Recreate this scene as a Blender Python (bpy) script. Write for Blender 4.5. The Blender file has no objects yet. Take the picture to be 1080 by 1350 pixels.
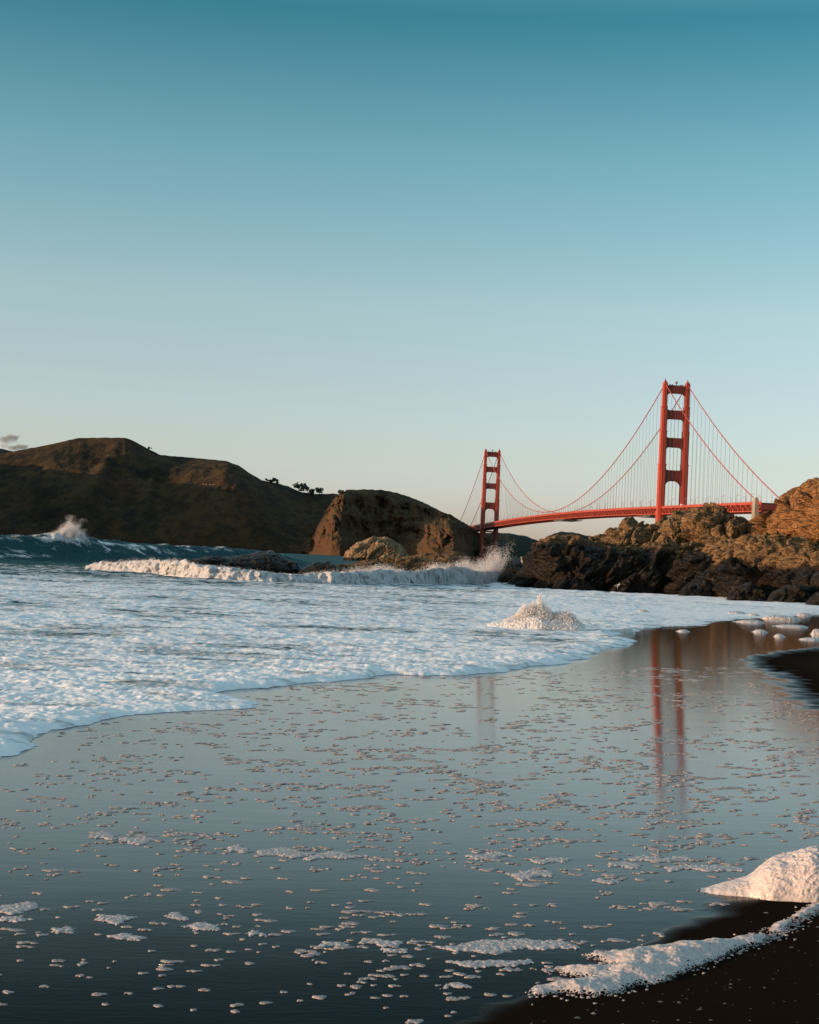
import bpy, math, random
import numpy as np
from mathutils import Matrix, Vector

# ------------------------------------------------------------------ camera
F = 2054.8            # focal length in photo pixels (1080 wide)
CAMZ, PITCH, ROLL = 2.0, 0.0294, 0.0453
scn = bpy.context.scene
cp, sp, cr, sr = math.cos(PITCH), math.sin(PITCH), math.cos(ROLL), math.sin(ROLL)
R0 = np.array([1.0, 0, 0]); U0 = np.array([0, -sp, cp]); FW = np.array([0, cp, sp])
R1 = cr*R0 + sr*U0; U1 = -sr*R0 + cr*U0
cam_data = bpy.data.cameras.new("camera"); cam = bpy.data.objects.new("camera", cam_data)
scn.collection.objects.link(cam); scn.camera = cam
cam_data.sensor_fit = 'HORIZONTAL'; cam_data.angle = 2*math.atan(540/F)
cam_data.clip_start = 0.1; cam_data.clip_end = 40000
cam.matrix_world = Matrix(((R1[0], U1[0], -FW[0], 0), (R1[1], U1[1], -FW[1], 0), (R1[2], U1[2], -FW[2], CAMZ), (0, 0, 0, 1)))

# ------------------------------------------------------------------ sun and sky
SUN_AZ, SUN_EL = math.radians(-108), math.radians(6.0)   # azimuth from +Y, clockwise positive
to_sun = Vector((math.sin(SUN_AZ)*math.cos(SUN_EL), math.cos(SUN_AZ)*math.cos(SUN_EL), math.sin(SUN_EL)))
sd = bpy.data.lights.new("sun", 'SUN'); sd.energy = 2.9; sd.angle = math.radians(0.5); sd.color = (1.0, 0.62, 0.40)
sun = bpy.data.objects.new("sun", sd); scn.collection.objects.link(sun)
sun.rotation_euler = to_sun.to_track_quat('Z', 'Y').to_euler(); sun.location = (-40, -20, 60)
world = bpy.data.worlds.new("World"); scn.world = world; world.use_nodes = True
wn, wl = world.node_tree.nodes, world.node_tree.links
for n in list(wn): wn.remove(n)
w_out = wn.new('ShaderNodeOutputWorld'); w_bg = wn.new('ShaderNodeBackground'); w_sky = wn.new('ShaderNodeTexSky')
w_sky.sky_type = 'NISHITA'; w_sky.sun_disc = False; w_sky.sun_elevation = SUN_EL; w_sky.sun_rotation = SUN_AZ
w_sky.air_density = 1.0; w_sky.dust_density = 1.0; w_sky.ozone_density = 1.5
w_tc = wn.new('ShaderNodeTexCoord'); w_sep = wn.new('ShaderNodeSeparateXYZ'); w_ramp = wn.new('ShaderNodeValToRGB')
w_mul = wn.new('ShaderNodeMix'); w_mul.data_type = 'RGBA'; w_mul.blend_type = 'MULTIPLY'; w_mul.inputs[0].default_value = 1.0
wl.new(w_tc.outputs['Generated'], w_sep.inputs[0]); wl.new(w_sep.outputs['Z'], w_ramp.inputs[0])
wl.new(w_sky.outputs[0], w_mul.inputs[6]); wl.new(w_ramp.outputs[0], w_mul.inputs[7])
wl.new(w_mul.outputs[2], w_bg.inputs[0]); wl.new(w_bg.outputs[0], w_out.inputs[0])
w_bg.inputs[1].default_value = 0.15
SKY_STOPS = [(0.0, (0.88, 0.96, 2.0)), (0.022, (0.88, 0.96, 2.0)), (0.066, (0.84, 0.87, 1.25)), (0.114, (0.86, 0.84, 1.02)), (0.161, (0.86, 0.88, 0.91)), (0.252, (0.54, 0.79, 0.78)), (0.333, (0.172, 0.535, 0.54)), (0.5, (1.3, 1.40, 1.25)), (1.0, (2.6, 2.15, 1.65))]
er = w_ramp.color_ramp
while len(er.elements) < len(SKY_STOPS): er.elements.new(0.5)
for e, (p_, c_) in zip(er.elements, SKY_STOPS): e.position = p_; e.color = (*c_, 1)
scn.view_settings.view_transform = 'Standard'; scn.view_settings.look = 'None'
scn.view_settings.exposure = 1.0; scn.view_settings.gamma = 1.0

# ------------------------------------------------------------------ helpers
rng = np.random.default_rng(7); random.seed(7)
col = scn.collection

def direction(u, v):
    qx, qy = (np.asarray(u, float)-540)/F, -(np.asarray(v, float)-675)/F
    px, py = qx*cr - qy*sr, qx*sr + qy*cr
    return np.stack([px, cp - py*sp, sp + py*cp], -1)

def at(u, v, y):                      # the world point seen at a pixel, y metres ahead
    d = direction(u, v); k = np.asarray(y, float)/d[..., 1]
    return d*k[..., None] + np.array([0, 0, CAMZ])

def hor(u): return 675 + F*math.tan(PITCH)*1.0 + (np.asarray(u, float)-540)*math.tan(ROLL)

def zs(x, y):                         # height of the wet sand
    x = np.asarray(x, float); y = np.asarray(y, float)
    return 0.38*np.exp(-np.maximum(y, -20)/17.0) + 0.034*np.clip(x, -14, 14)*np.exp(-(np.maximum(y, 0)/26.0)**2)

def ground(u, v, f=zs):
    d = direction(u, v); y = np.full(d.shape[:-1], 15.0)
    for _ in range(60):
        x = d[..., 0]/d[..., 1]*y
        y = 0.5*y + 0.5*(f(x, y)-CAMZ)/(d[..., 2]/d[..., 1])
    return np.stack([d[..., 0]/d[..., 1]*y, y, f(d[..., 0]/d[..., 1]*y, y)], -1)

def _h(ix, iy, iz, seed):
    h = (ix.astype(np.int64)*374761393 + iy.astype(np.int64)*668265263 + iz*2147483647 + seed*974634777) & 0xffffffff
    h = ((h ^ (h >> 13))*1274126177) & 0xffffffff
    h = ((h ^ (h >> 16))*2246822519) & 0xffffffff
    return (h ^ (h >> 15)) & 0xffffffff

def noise2(x, y, seed=0):             # gradient noise about -1..1
    x0, y0 = np.floor(x), np.floor(y); fx, fy = x-x0, y-y0
    ux, uy = fx*fx*fx*(fx*(fx*6-15)+10), fy*fy*fy*(fy*(fy*6-15)+10)
    def g(i, j):
        a = _h(x0+i, y0+j, 0, seed)*(2*math.pi/4294967296.0)
        return np.cos(a)*(fx-i) + np.sin(a)*(fy-j)
    a, b, c, d = g(0, 0), g(1, 0), g(0, 1), g(1, 1)
    return 1.5*((a+(b-a)*ux)*(1-uy) + (c+(d-c)*ux)*uy)

def fbm2(x, y, o=4, seed=0, gain=0.5):
    s, a = 0, 1.0
    for k in range(o):
        s = s + a*noise2(x*2**k+k*17.3, y*2**k-k*9.1, seed+k); a *= gain
    return s

_G = np.array([[1,1,0],[-1,1,0],[1,-1,0],[-1,-1,0],[1,0,1],[-1,0,1],[1,0,-1],[-1,0,-1],[0,1,1],[0,-1,1],[0,1,-1],[0,-1,-1],[1,1,0],[-1,1,0],[0,-1,1],[0,-1,-1]], float)
def noise3(p, seed=0):
    i = np.floor(p); f = p-i; w = f*f*f*(f*(f*6-15)+10); s = 0
    for a in (0, 1):
        for b in (0, 1):
            for c in (0, 1):
                h = _h(i[..., 0]+a, i[..., 1]+b, (i[..., 2]+c).astype(np.int64), seed) >> 7 & 15
                g = _G[h]
                d = g[..., 0]*(f[..., 0]-a)+g[..., 1]*(f[..., 1]-b)+g[..., 2]*(f[..., 2]-c)
                s = s + d*(w[..., 0] if a else 1-w[..., 0])*(w[..., 1] if b else 1-w[..., 1])*(w[..., 2] if c else 1-w[..., 2])
    return s

def fbm3(p, o=4, seed=0, gain=0.5):
    s, a = 0, 1.0
    for k in range(o):
        s = s + a*noise3(p*2**k + k*7.7, seed+k); a *= gain
    return s

def worley3(p, seed=0):               # nearest and second distances, and a random value of the cell
    i = np.floor(p); f1 = np.full(p.shape[:-1], 9.0); f2 = f1.copy(); val = np.zeros_like(f1)
    for a in (-1, 0, 1):
        for b in (-1, 0, 1):
            for c in (-1, 0, 1):
                x, y, z = i[..., 0]+a, i[..., 1]+b, (i[..., 2]+c).astype(np.int64)
                q = np.stack([x+_h(x, y, z, seed)/4294967296.0, y+_h(x, y, z, seed+1)/4294967296.0, z+_h(x, y, z, seed+2)/4294967296.0], -1)
                d = np.sqrt(((q-p)**2).sum(-1)); v = _h(x, y, z, seed+3)/4294967296.0
                near = d < f1
                f2 = np.where(near, f1, np.minimum(f2, d)); val = np.where(near, v, val); f1 = np.where(near, d, f1)
    return f1, f2, val

def facets(p, seed=0):                # nearest-cell planes: angular blocks with dark joints
    i = np.floor(p); f1 = np.full(p.shape[:-1], 9.0); f2 = f1.copy(); out = np.zeros_like(f1)
    for a in (-1, 0, 1):
        for b in (-1, 0, 1):
            for c in (-1, 0, 1):
                x, y, z = i[..., 0]+a, i[..., 1]+b, (i[..., 2]+c).astype(np.int64)
                r = [_h(x, y, z, seed+k)/4294967296.0 for k in range(7)]
                o = p-np.stack([x+r[0], y+r[1], z+r[2]], -1)
                d = np.sqrt((o**2).sum(-1)); v = (r[3]-0.5)+(r[4]-0.5)*1.5*o[..., 0]+(r[5]-0.5)*1.5*o[..., 1]+(r[6]-0.5)*1.5*o[..., 2]
                near = d < f1
                f2 = np.where(near, f1, np.minimum(f2, d)); out = np.where(near, v, out); f1 = np.where(near, d, f1)
    return f1, f2, out

def sstep(a, b, x):
    t = np.clip((np.asarray(x, float)-a)/(b-a), 0, 1); return t*t*(3-2*t)

def make(name, V, Fc, mat, parent=None, smooth=True, attrs=None, loc=None):
    """one mesh object from arrays; faces is an (n,3|4) array or a list of such arrays"""
    V = np.asarray(V, np.float32).reshape(-1, 3)
    if loc is not None: V = V - np.asarray(loc, np.float32)
    me = bpy.data.meshes.new(name)
    fl = Fc if isinstance(Fc, list) else [Fc]
    fl = [np.asarray(f, np.int32) for f in fl if len(f)]
    idx = np.concatenate([f.ravel() for f in fl]); tot = np.concatenate([np.full(len(f), f.shape[1]) for f in fl])
    me.vertices.add(len(V)); me.vertices.foreach_set('co', V.ravel())
    me.loops.add(len(idx)); me.loops.foreach_set('vertex_index', idx)
    me.polygons.add(len(tot)); me.polygons.foreach_set('loop_start', np.r_[0, np.cumsum(tot)[:-1]].astype(np.int32))
    me.polygons.foreach_set('use_smooth', np.full(len(tot), smooth))
    me.update(calc_edges=True); me.validate()
    for k, a in (attrs or {}).items():
        at_ = me.attributes.new(k, 'FLOAT', 'POINT'); at_.data.foreach_set('value', np.asarray(a, np.float32).ravel())
    me.materials.append(mat)
    o = bpy.data.objects.new(name, me); col.objects.link(o)
    if loc is not None: o.location = [float(c) for c in loc]
    if parent: o.parent = parent
    return o

def grid_faces(n, m, keep=None):
    i = np.arange(n*m).reshape(n, m)
    f = np.stack([i[:-1, :-1], i[:-1, 1:], i[1:, 1:], i[1:, :-1]], -1)
    if keep is not None: f = f[keep[:-1, :-1] | keep[1:, 1:] | keep[1:, :-1] | keep[:-1, 1:]]
    return f.reshape(-1, 4)

def compact(V, Fc, attrs=None):
    used = np.zeros(len(V), bool); used[Fc.ravel()] = True; m = np.cumsum(used)-1
    return V[used], m[Fc], {k: a.ravel()[used] for k, a in (attrs or {}).items()}

def tag(o, label=None, cat=None, group=None, kind=None):
    if label: o['label'] = label
    if cat: o['category'] = cat
    if group: o['group'] = group
    if kind: o['kind'] = kind
    return o

def empty(name, loc, label, cat, group=None):
    o = bpy.data.objects.new(name, None); col.objects.link(o); o.location = loc
    o.empty_display_size = 1.0
    return tag(o, label, cat, group)

class MB:                              # collects boxes, bars and prisms into one mesh
    def __init__(s): s.v, s.q, s.t, s.n = [], [], [], 0
    def add(s, V, Q): s.v.append(np.asarray(V, float)); s.q.append(np.asarray(Q)+s.n); s.n += len(V)
    def box(s, c, ax, ay, az):         # centre and three half vectors
        c, ax, ay, az = map(lambda a: np.asarray(a, float), (c, ax, ay, az))
        V = [c+i*ax+j*ay+k*az for k in (-1, 1) for j in (-1, 1) for i in (-1, 1)]
        s.add(V, [[0, 2, 3, 1], [4, 5, 7, 6], [0, 1, 5, 4], [2, 6, 7, 3], [0, 4, 6, 2], [1, 3, 7, 5]])
    def bar(s, p, q, w, h, up=(0, 0, 1)):
        p, q = np.asarray(p, float), np.asarray(q, float); d = q-p; up = np.asarray(up, float)
        r = np.cross(d, up)
        if np.linalg.norm(r) < 1e-6: r = np.cross(d, [0, 1, 0])
        r /= np.linalg.norm(r); n = np.cross(r, d); n /= np.linalg.norm(n)
        s.box((p+q)/2, d/2, r*w/2, n*h/2)
    def tube(s, pts, r, k=6):
        pts = np.asarray(pts, float); n = len(pts); r = np.broadcast_to(np.asarray(r, float), (n,))
        T = np.gradient(pts, axis=0); T /= np.linalg.norm(T, axis=1)[:, None]
        ref = np.array([0, 0, 1.0]) if abs(T[0, 2]) < 0.9 else np.array([0, 1.0, 0])
        A = np.cross(T, ref); A /= np.linalg.norm(A, axis=1)[:, None]; B = np.cross(A, T)
        th = np.arange(k)*2*math.pi/k
        V = pts[:, None]+r[:, None, None]*(A[:, None]*np.cos(th)[None, :, None]+B[:, None]*np.sin(th)[None, :, None])
        i = np.arange(n*k).reshape(n, k); j = np.roll(i, -1, 1)
        s.add(V.reshape(-1, 3), np.stack([i[:-1], j[:-1], j[1:], i[1:]], -1).reshape(-1, 4))
    def prism(s, poly, z0, z1, frame):  # polygon (2D) swept; frame maps (a,b,c)->world ; caps as fans of quads
        poly = np.asarray(poly, float); n = len(poly)
        V = np.array([frame(a, b, c) for c in (z0, z1) for a, b in poly])
        s.add(V, [[i, (i+1) % n, n+(i+1) % n, n+i] for i in range(n)])
        c0 = np.array(frame(*poly.mean(0), z0)); c1 = np.array(frame(*poly.mean(0), z1))
        for c, off in ((c0, 0), (c1, n)):
            W = np.vstack([V[off:off+n], c]); s.t.append(np.array([[i, (i+1) % n, n] for i in range(n)])+s.n)
            s.v.append(W); s.n += n+1
    def build(s, name, mat, parent=None, smooth=False, loc=None):
        f = [np.vstack(s.q)] if s.q else []
        if s.t: f.append(np.vstack(s.t))
        return make(name, np.vstack(s.v), f, mat, parent, smooth, None, loc)

# ------------------------------------------------------------------ materials
class N:
    def __init__(s, name):
        s.m = bpy.data.materials.new(name); s.m.use_nodes = True
        s.t = s.m.node_tree; s.b = s.t.nodes['Principled BSDF']; s.out = s.t.nodes['Material Output']
    def n(s, ty, **kw):
        o = s.t.nodes.new(ty)
        for k, v in kw.items(): setattr(o, k, v)
        return o
    def l(s, a, b): s.t.links.new(a, b)
    def coord(s, scale=(1, 1, 1), rot=(0, 0, 0)):
        g = s.n('ShaderNodeNewGeometry'); mp = s.n('ShaderNodeMapping')
        mp.inputs['Scale'].default_value = scale; mp.inputs['Rotation'].default_value = rot
        s.l(g.outputs['Position'], mp.inputs[0]); return mp.outputs[0]
    def noise(s, co, scale, detail=4, rough=0.55, dist=0.0):
        x = s.n('ShaderNodeTexNoise'); x.inputs['Scale'].default_value = scale; x.inputs['Detail'].default_value = detail
        x.inputs['Roughness'].default_value = rough; x.inputs['Distortion'].default_value = dist
        s.l(co, x.inputs['Vector']); return x.outputs[0]
    def voro(s, co, scale, feature='F1', rnd=1.0):
        x = s.n('ShaderNodeTexVoronoi', feature=feature); x.inputs['Scale'].default_value = scale
        x.inputs['Randomness'].default_value = rnd; s.l(co, x.inputs['Vector']); return x.outputs['Distance']
    def ramp(s, fac, stops, interp='LINEAR'):
        r = s.n('ShaderNodeValToRGB'); e = r.color_ramp; e.interpolation = interp
        while len(e.elements) < len(stops): e.elements.new(0.5)
        for el, (p, c) in zip(e.elements, stops):
            el.position = p; el.color = (*c, 1) if isinstance(c, tuple) else (c, c, c, 1)
        s.l(fac, r.inputs[0]); return r.outputs[0]
    def math(s, op, a, b=None, clamp=False):
        m = s.n('ShaderNodeMath', operation=op, use_clamp=clamp)
        for i, x in enumerate((a, b)):
            if x is None: continue
            if isinstance(x, (int, float)): m.inputs[i].default_value = x
            else: s.l(x, m.inputs[i])
        return m.outputs[0]
    def mix(s, fac, a, b, mode='MIX'):
        m = s.n('ShaderNodeMix', data_type='RGBA', blend_type=mode)
        for i, x in ((0, fac), (6, a), (7, b)):
            if isinstance(x, (int, float)): m.inputs[i].default_value = x
            elif isinstance(x, tuple): m.inputs[i].default_value = (*x, 1)
            else: s.l(x, m.inputs[i])
        return m.outputs[2]
    def fmix(s, fac, a, b):
        m = s.n('ShaderNodeMix', data_type='FLOAT')
        for i, x in ((0, fac), (2, a), (3, b)):
            if isinstance(x, (int, float)): m.inputs[i].default_value = x
            else: s.l(x, m.inputs[i])
        return m.outputs[0]
    def attr(s, name):
        a = s.n('ShaderNodeAttribute', attribute_name=name); return a.outputs['Fac']
    def bump(s, h, strength=0.5, dist=0.05, normal=None):
        b = s.n('ShaderNodeBump'); b.inputs['Distance'].default_value = dist
        if isinstance(strength, (int, float)): b.inputs['Strength'].default_value = strength
        else: s.l(strength, b.inputs['Strength'])
        s.l(h, b.inputs['Height'])
        if normal is not None: s.l(normal, b.inputs['Normal'])
        return b.outputs[0]
    def set(s, **kw):
        for k, v in kw.items():
            i = s.b.inputs[k.replace('_', ' ')]
            if isinstance(v, (int, float)): i.default_value = v
            elif isinstance(v, tuple): i.default_value = (*v, 1) if len(v) == 3 and i.type == 'RGBA' else v
            else: s.l(v, i)
        return s

def paint_mat(name, c1, c2, rough=0.55, scale=0.08, streak=True):
    k = N(name); co = k.coord((1, 1, 0.15) if streak else (1, 1, 1))
    f = k.noise(co, scale, 6, 0.65)
    k.set(Base_Color=k.ramp(f, [(0.3, c2), (0.62, c1)]), Roughness=rough)
    return k.m

M_ORANGE = paint_mat('bridge_paint', (0.36, 0.054, 0.025), (0.27, 0.037, 0.018), 0.5)
M_ORANGE_SHADE = paint_mat('bridge_paint_shaded', (0.19, 0.030, 0.017), (0.14, 0.021, 0.012), 0.6)  # same bridge paint, darkened for the shade on struts and under the deck
M_ROPE = paint_mat('bridge_rope', (0.16, 0.07, 0.055), (0.12, 0.055, 0.045), 0.6)
M_CONC = paint_mat('pale_concrete', (0.30, 0.26, 0.20), (0.21, 0.18, 0.14), 0.85)
M_GREYMETAL = paint_mat('grey_metal', (0.20, 0.17, 0.15), (0.12, 0.10, 0.09), 0.7)
M_ASPH = paint_mat('asphalt', (0.06, 0.058, 0.055), (0.045, 0.043, 0.04), 0.9, 0.2, False)
M_GLASS = paint_mat('lamp_glass', (0.5, 0.46, 0.38), (0.42, 0.38, 0.3), 0.3)

def rock_mat(name, cA, cB, cC, wet_z=3.2):
    """dry sandstone tones above the tide line; dark wet weed-stained rock below it (attribute 'wet')"""
    k = N(name); co = k.coord(); cs = k.coord((1, 1, 2.2), (0.5, 0.7, 0.2))
    n1 = k.noise(co, 0.28, 7, 0.6, 0.4); n2 = k.noise(cs, 1.6, 8, 0.68); n3 = k.noise(co, 9, 6, 0.7)
    c = k.ramp(n1, [(0.32, cB), (0.5, cA), (0.66, cC)])
    c = k.mix(k.ramp(n2, [(0.35, 0.75), (0.62, 0.0)]), c, k.mix(0.5, c, (0.05, 0.032, 0.018)))
    c = k.mix(k.ramp(n3, [(0.4, 0.35), (0.6, 0.0)]), c, (0.10, 0.062, 0.03))
    dip = k.coord((0.35, 1.0, 3.2), (0.0, 0.75, 0.15)); st = k.noise(dip, 1.7, 7, 0.6, 0.5)
    crk = k.math('MINIMUM', k.voro(k.coord((0.5, 1, 1.8), (0.1, 0.75, 0.3)), 0.9, 'DISTANCE_TO_EDGE'), k.math('MULTIPLY', k.voro(dip, 1.6, 'DISTANCE_TO_EDGE'), 1.6))
    crk = k.ramp(k.math('ADD', crk, k.math('MULTIPLY', k.math('SUBTRACT', n3, 0.5), 0.10)), [(0.0, 1.0), (0.05, 0.0)])
    c = k.mix(k.math('MULTIPLY', crk, 0.8), c, (0.018, 0.012, 0.008))
    c = k.mix(k.ramp(st, [(0.5, 0.0), (0.62, 0.18)]), c, k.mix(0.5, c, (0.30, 0.19, 0.09)))
    wet = k.attr('wet')
    w2 = k.ramp(k.math('ADD', wet, k.math('MULTIPLY', k.math('SUBTRACT', n2, 0.5), 0.8)), [(0.38, 0.0), (0.62, 1.0)])
    dark = k.ramp(n1, [(0.35, (0.006, 0.004, 0.002)), (0.52, (0.020, 0.012, 0.005)), (0.66, (0.010, 0.009, 0.003))])
    c = k.mix(w2, c, dark)
    h = k.math('ADD', k.math('MULTIPLY', n2, 1.0), k.math('MULTIPLY', n3, 0.22))
    cr_ = k.voro(cs, 1.1, 'DISTANCE_TO_EDGE')
    h = k.math('ADD', h, k.math('MULTIPLY', k.ramp(cr_, [(0.0, 0.0), (0.09, 1.0)]), 0.12))
    h = k.math('ADD', k.math('SUBTRACT', h, k.math('MULTIPLY', crk, 0.5)), k.math('MULTIPLY', st, 0.5))
    h2 = k.noise(co, 38, 4, 0.7)
    h = k.math('ADD', h, k.math('MULTIPLY', h2, 0.10))
    k.set(Base_Color=c, Specular_IOR_Level=k.fmix(w2, 0.15, 0.24), Roughness=k.fmix(w2, 0.9, k.ramp(n3, [(0.35, 0.22), (0.65, 0.5)])), Normal=k.bump(h, 0.9, 0.28))
    return k.m
M_ROCK = rock_mat('brown_rock', (0.245, 0.143, 0.064), (0.14, 0.082, 0.038), (0.32, 0.19, 0.083))
M_ROCK_OR = rock_mat('orange_rock', (0.32, 0.145, 0.050), (0.20, 0.09, 0.036), (0.38, 0.20, 0.08))
M_ROCK_PALE = rock_mat('pale_rock', (0.40, 0.26, 0.14), (0.22, 0.14, 0.08), (0.52, 0.39, 0.25))

def hill_mat(name, grass, shrub, soil, sc=1.0):
    k = N(name); co = k.coord(); g = k.n('ShaderNodeNewGeometry')
    n1 = k.noise(co, 0.006*sc, 8, 0.62, 0.6); n2 = k.noise(co, 0.035*sc, 8, 0.7); n3 = k.noise(co, 0.16*sc, 6, 0.7)
    c = k.ramp(n1, [(0.36, shrub), (0.50, grass), (0.66, soil)])
    c = k.mix(k.ramp(n2, [(0.42, 0.7), (0.56, 0.0)]), c, shrub)
    sepn = k.n('ShaderNodeSeparateXYZ'); k.l(g.outputs['Normal'], sepn.inputs[0])
    st = k.ramp(sepn.outputs['Z'], [(0.45, 0.75), (0.72, 0.0)])
    c = k.mix(st, c, k.mix(n3, soil, tuple(a*0.5 for a in soil)))
    h = k.math('ADD', k.math('MULTIPLY', n2, 1.0), k.math('MULTIPLY', n3, 0.4))
    k.set(Base_Color=c, Roughness=0.95, Specular_IOR_Level=0.15, Normal=k.bump(h, 0.9, 9.0/sc))
    return k.m
M_HILL = hill_mat('headland_scrub', (0.062, 0.039, 0.016), (0.012, 0.010, 0.006), (0.062, 0.033, 0.017))
M_CLIFF = hill_mat('headland_cliff', (0.085, 0.056, 0.024), (0.022, 0.016, 0.008), (0.115, 0.062, 0.033), 1.6)
M_FARHILL = hill_mat('far_hill_scrub', (0.022, 0.026, 0.018), (0.014, 0.018, 0.013), (0.026, 0.024, 0.016), 0.8)

def foam_mat(name, c_hi=(0.82, 0.80, 0.79), scale=60, holes=0.0, strength=0.5):
    """bubbly foam: domed bubbles, some clear enough to show dark; ragged and holed where the attribute 'cov' is low"""
    k = N(name); co = k.coord()
    v = k.voro(co, scale); v2 = k.voro(co, scale*0.41); n = k.noise(co, scale*0.2, 5, 0.65)
    dome = lambda d: k.math('SQRT', k.math('SUBTRACT', 1.0, k.math('MINIMUM', k.math('MULTIPLY', d, d), 1.0)))
    h = k.math('ADD', k.math('MULTIPLY', dome(v), 0.8), k.math('MULTIPLY', dome(v2), 1.4))
    h = k.math('ADD', h, k.math('MULTIPLY', n, 1.2))
    cellv = k.n('ShaderNodeTexVoronoi'); cellv.inputs['Scale'].default_value = scale; k.l(co, cellv.inputs['Vector'])
    sc = k.n('ShaderNodeSeparateColor'); k.l(cellv.outputs['Color'], sc.inputs[0])
    clear = k.math('MULTIPLY', k.ramp(sc.outputs[0], [(0.62, 0.0), (0.75, 1.0)]), k.ramp(v, [(0.15, 0.8), (0.5, 0.0)]))
    c = k.mix(k.math('MULTIPLY', clear, 0.75), c_hi, tuple(x*0.35 for x in c_hi))
    k.set(Base_Color=c, Roughness=k.ramp(sc.outputs[1], [(0.4, 0.45), (0.8, 0.12)]), Normal=k.bump(h, strength, 0.7/scale), Subsurface_Weight=0.3, Subsurface_Radius=(0.03, 0.026, 0.022), Subsurface_Scale=1.0, IOR=1.33)
    if holes:
        cov = k.attr('cov'); e = k.voro(co, scale*1.1, 'DISTANCE_TO_EDGE')
        a = k.math('ADD', k.math('MULTIPLY', cov, 2.4), k.math('MULTIPLY', k.math('SUBTRACT', k.ramp(e, [(0.0, 1.0), (0.35, 0.0)]), 1.0), holes))
        a = k.math('ADD', a, k.math('MULTIPLY', k.math('SUBTRACT', n, 0.5), 0.7))
        k.set(Alpha=k.ramp(a, [(-0.0, 0.0), (0.18, 1.0)]))
    return k.m
M_FOAM = foam_mat('sea_foam', (0.50, 0.46, 0.44), scale=14, strength=0.5)
M_HEAP = foam_mat('heap_foam', (0.52, 0.45, 0.42), 48, 0, 0.4)
M_FOAM_NEAR = foam_mat('bubbly_foam', (0.46, 0.40, 0.375), 50, 0.45, 0.6)
M_SCRAP = foam_mat('scrap_foam', (0.42, 0.365, 0.345), 60, 0.5, 0.7)
M_FLECK = foam_mat('fleck_foam', (0.28, 0.245, 0.235), 80, 0, 0.8)

def spray_mat():
    k = N('spray'); k.set(Base_Color=(0.88, 0.86, 0.85), Roughness=0.5, Subsurface_Weight=0.0)
    t = k.n('ShaderNodeBsdfTranslucent'); t.inputs[0].default_value = (0.88, 0.86, 0.85, 1)
    m = k.n('ShaderNodeMixShader'); m.inputs[0].default_value = 0.4
    k.l(k.b.outputs[0], m.inputs[1]); k.l(t.outputs[0], m.inputs[2]); k.l(m.outputs[0], k.out.inputs[0])
    return k.m
M_SPRAY = spray_mat()

def water_mat():
    """sea water with foam where the attribute 'foam' and the noise say so"""
    k = N('sea_water'); co = k.coord((0.45, 1.0, 1.0)); co1 = k.coord((0.7, 1, 1))
    a = k.attr('foam')
    n1 = k.noise(co, 1.1, 8, 0.62, 0.8); n2 = k.noise(co1, 6.0, 6, 0.65, 0.3)
    f = k.math('ADD', k.math('MULTIPLY', n1, 0.75), k.math('MULTIPLY', n2, 0.25))
    f = k.math('ADD', k.math('SUBTRACT', a, 0.5), k.math('MULTIPLY', k.math('SUBTRACT', f, 0.5), 3.0))
    fm = k.ramp(f, [(0.0, 0.0), (0.10, 0.30), (0.5, 1.0)])
    nb = k.noise(co1, 2.6, 8, 0.7); nb2 = k.noise(co1, 16, 5, 0.7); v = k.voro(co1, 9)
    hw = k.math('ADD', k.math('MULTIPLY', k.noise(co, 0.7, 8, 0.62), 1.2), k.math('MULTIPLY', nb, 0.25))
    hf = k.math('ADD', k.math('MULTIPLY', nb, 0.8), k.math('MULTIPLY', nb2, 0.3)); hf = k.math('SUBTRACT', hf, k.math('MULTIPLY', v, 0.3))
    wc = k.mix(k.noise(co, 0.12, 3), (0.010, 0.040, 0.046), (0.016, 0.056, 0.062))
    k.set(Base_Color=wc, Roughness=0.30, IOR=1.33, Specular_IOR_Level=0.2, Normal=k.bump(hw, 0.9, 0.9))
    fb = k.n('ShaderNodeBsdfPrincipled')
    k.l(k.mix(nb2, (0.76, 0.76, 0.76), (0.90, 0.88, 0.87)), fb.inputs['Base Color']); fb.inputs['Roughness'].default_value = 0.55
    tb_ = k.attr('turb'); hb = k.math('MULTIPLY', k.noise(k.coord((1, 1, 0.8)), 2.2, 9, 0.75, 1.2), 1.8)
    k.l(k.bump(k.fmix(tb_, k.math('MULTIPLY', hf, 0.05), hb), 0.75, 1.0), fb.inputs['Normal'])
    df = k.n('ShaderNodeBsdfDiffuse'); k.l(k.mix(k.noise(co, 0.12, 3), (0.016, 0.066, 0.074), (0.026, 0.092, 0.100)), df.inputs[0])
    m0 = k.n('ShaderNodeMixShader'); k.l(k.fmix(k.attr('away'), 0.5, 0.72), m0.inputs[0]); k.l(k.b.outputs[0], m0.inputs[1]); k.l(df.outputs[0], m0.inputs[2])
    k.l(k.b.inputs['Normal'].links[0].from_socket, df.inputs['Normal'])
    m = k.n('ShaderNodeMixShader'); k.l(fm, m.inputs[0]); k.l(m0.outputs[0], m.inputs[1]); k.l(fb.outputs[0], m.inputs[2])
    k.l(m.outputs[0], k.out.inputs[0]); return k.m
M_WATER = water_mat()

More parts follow.
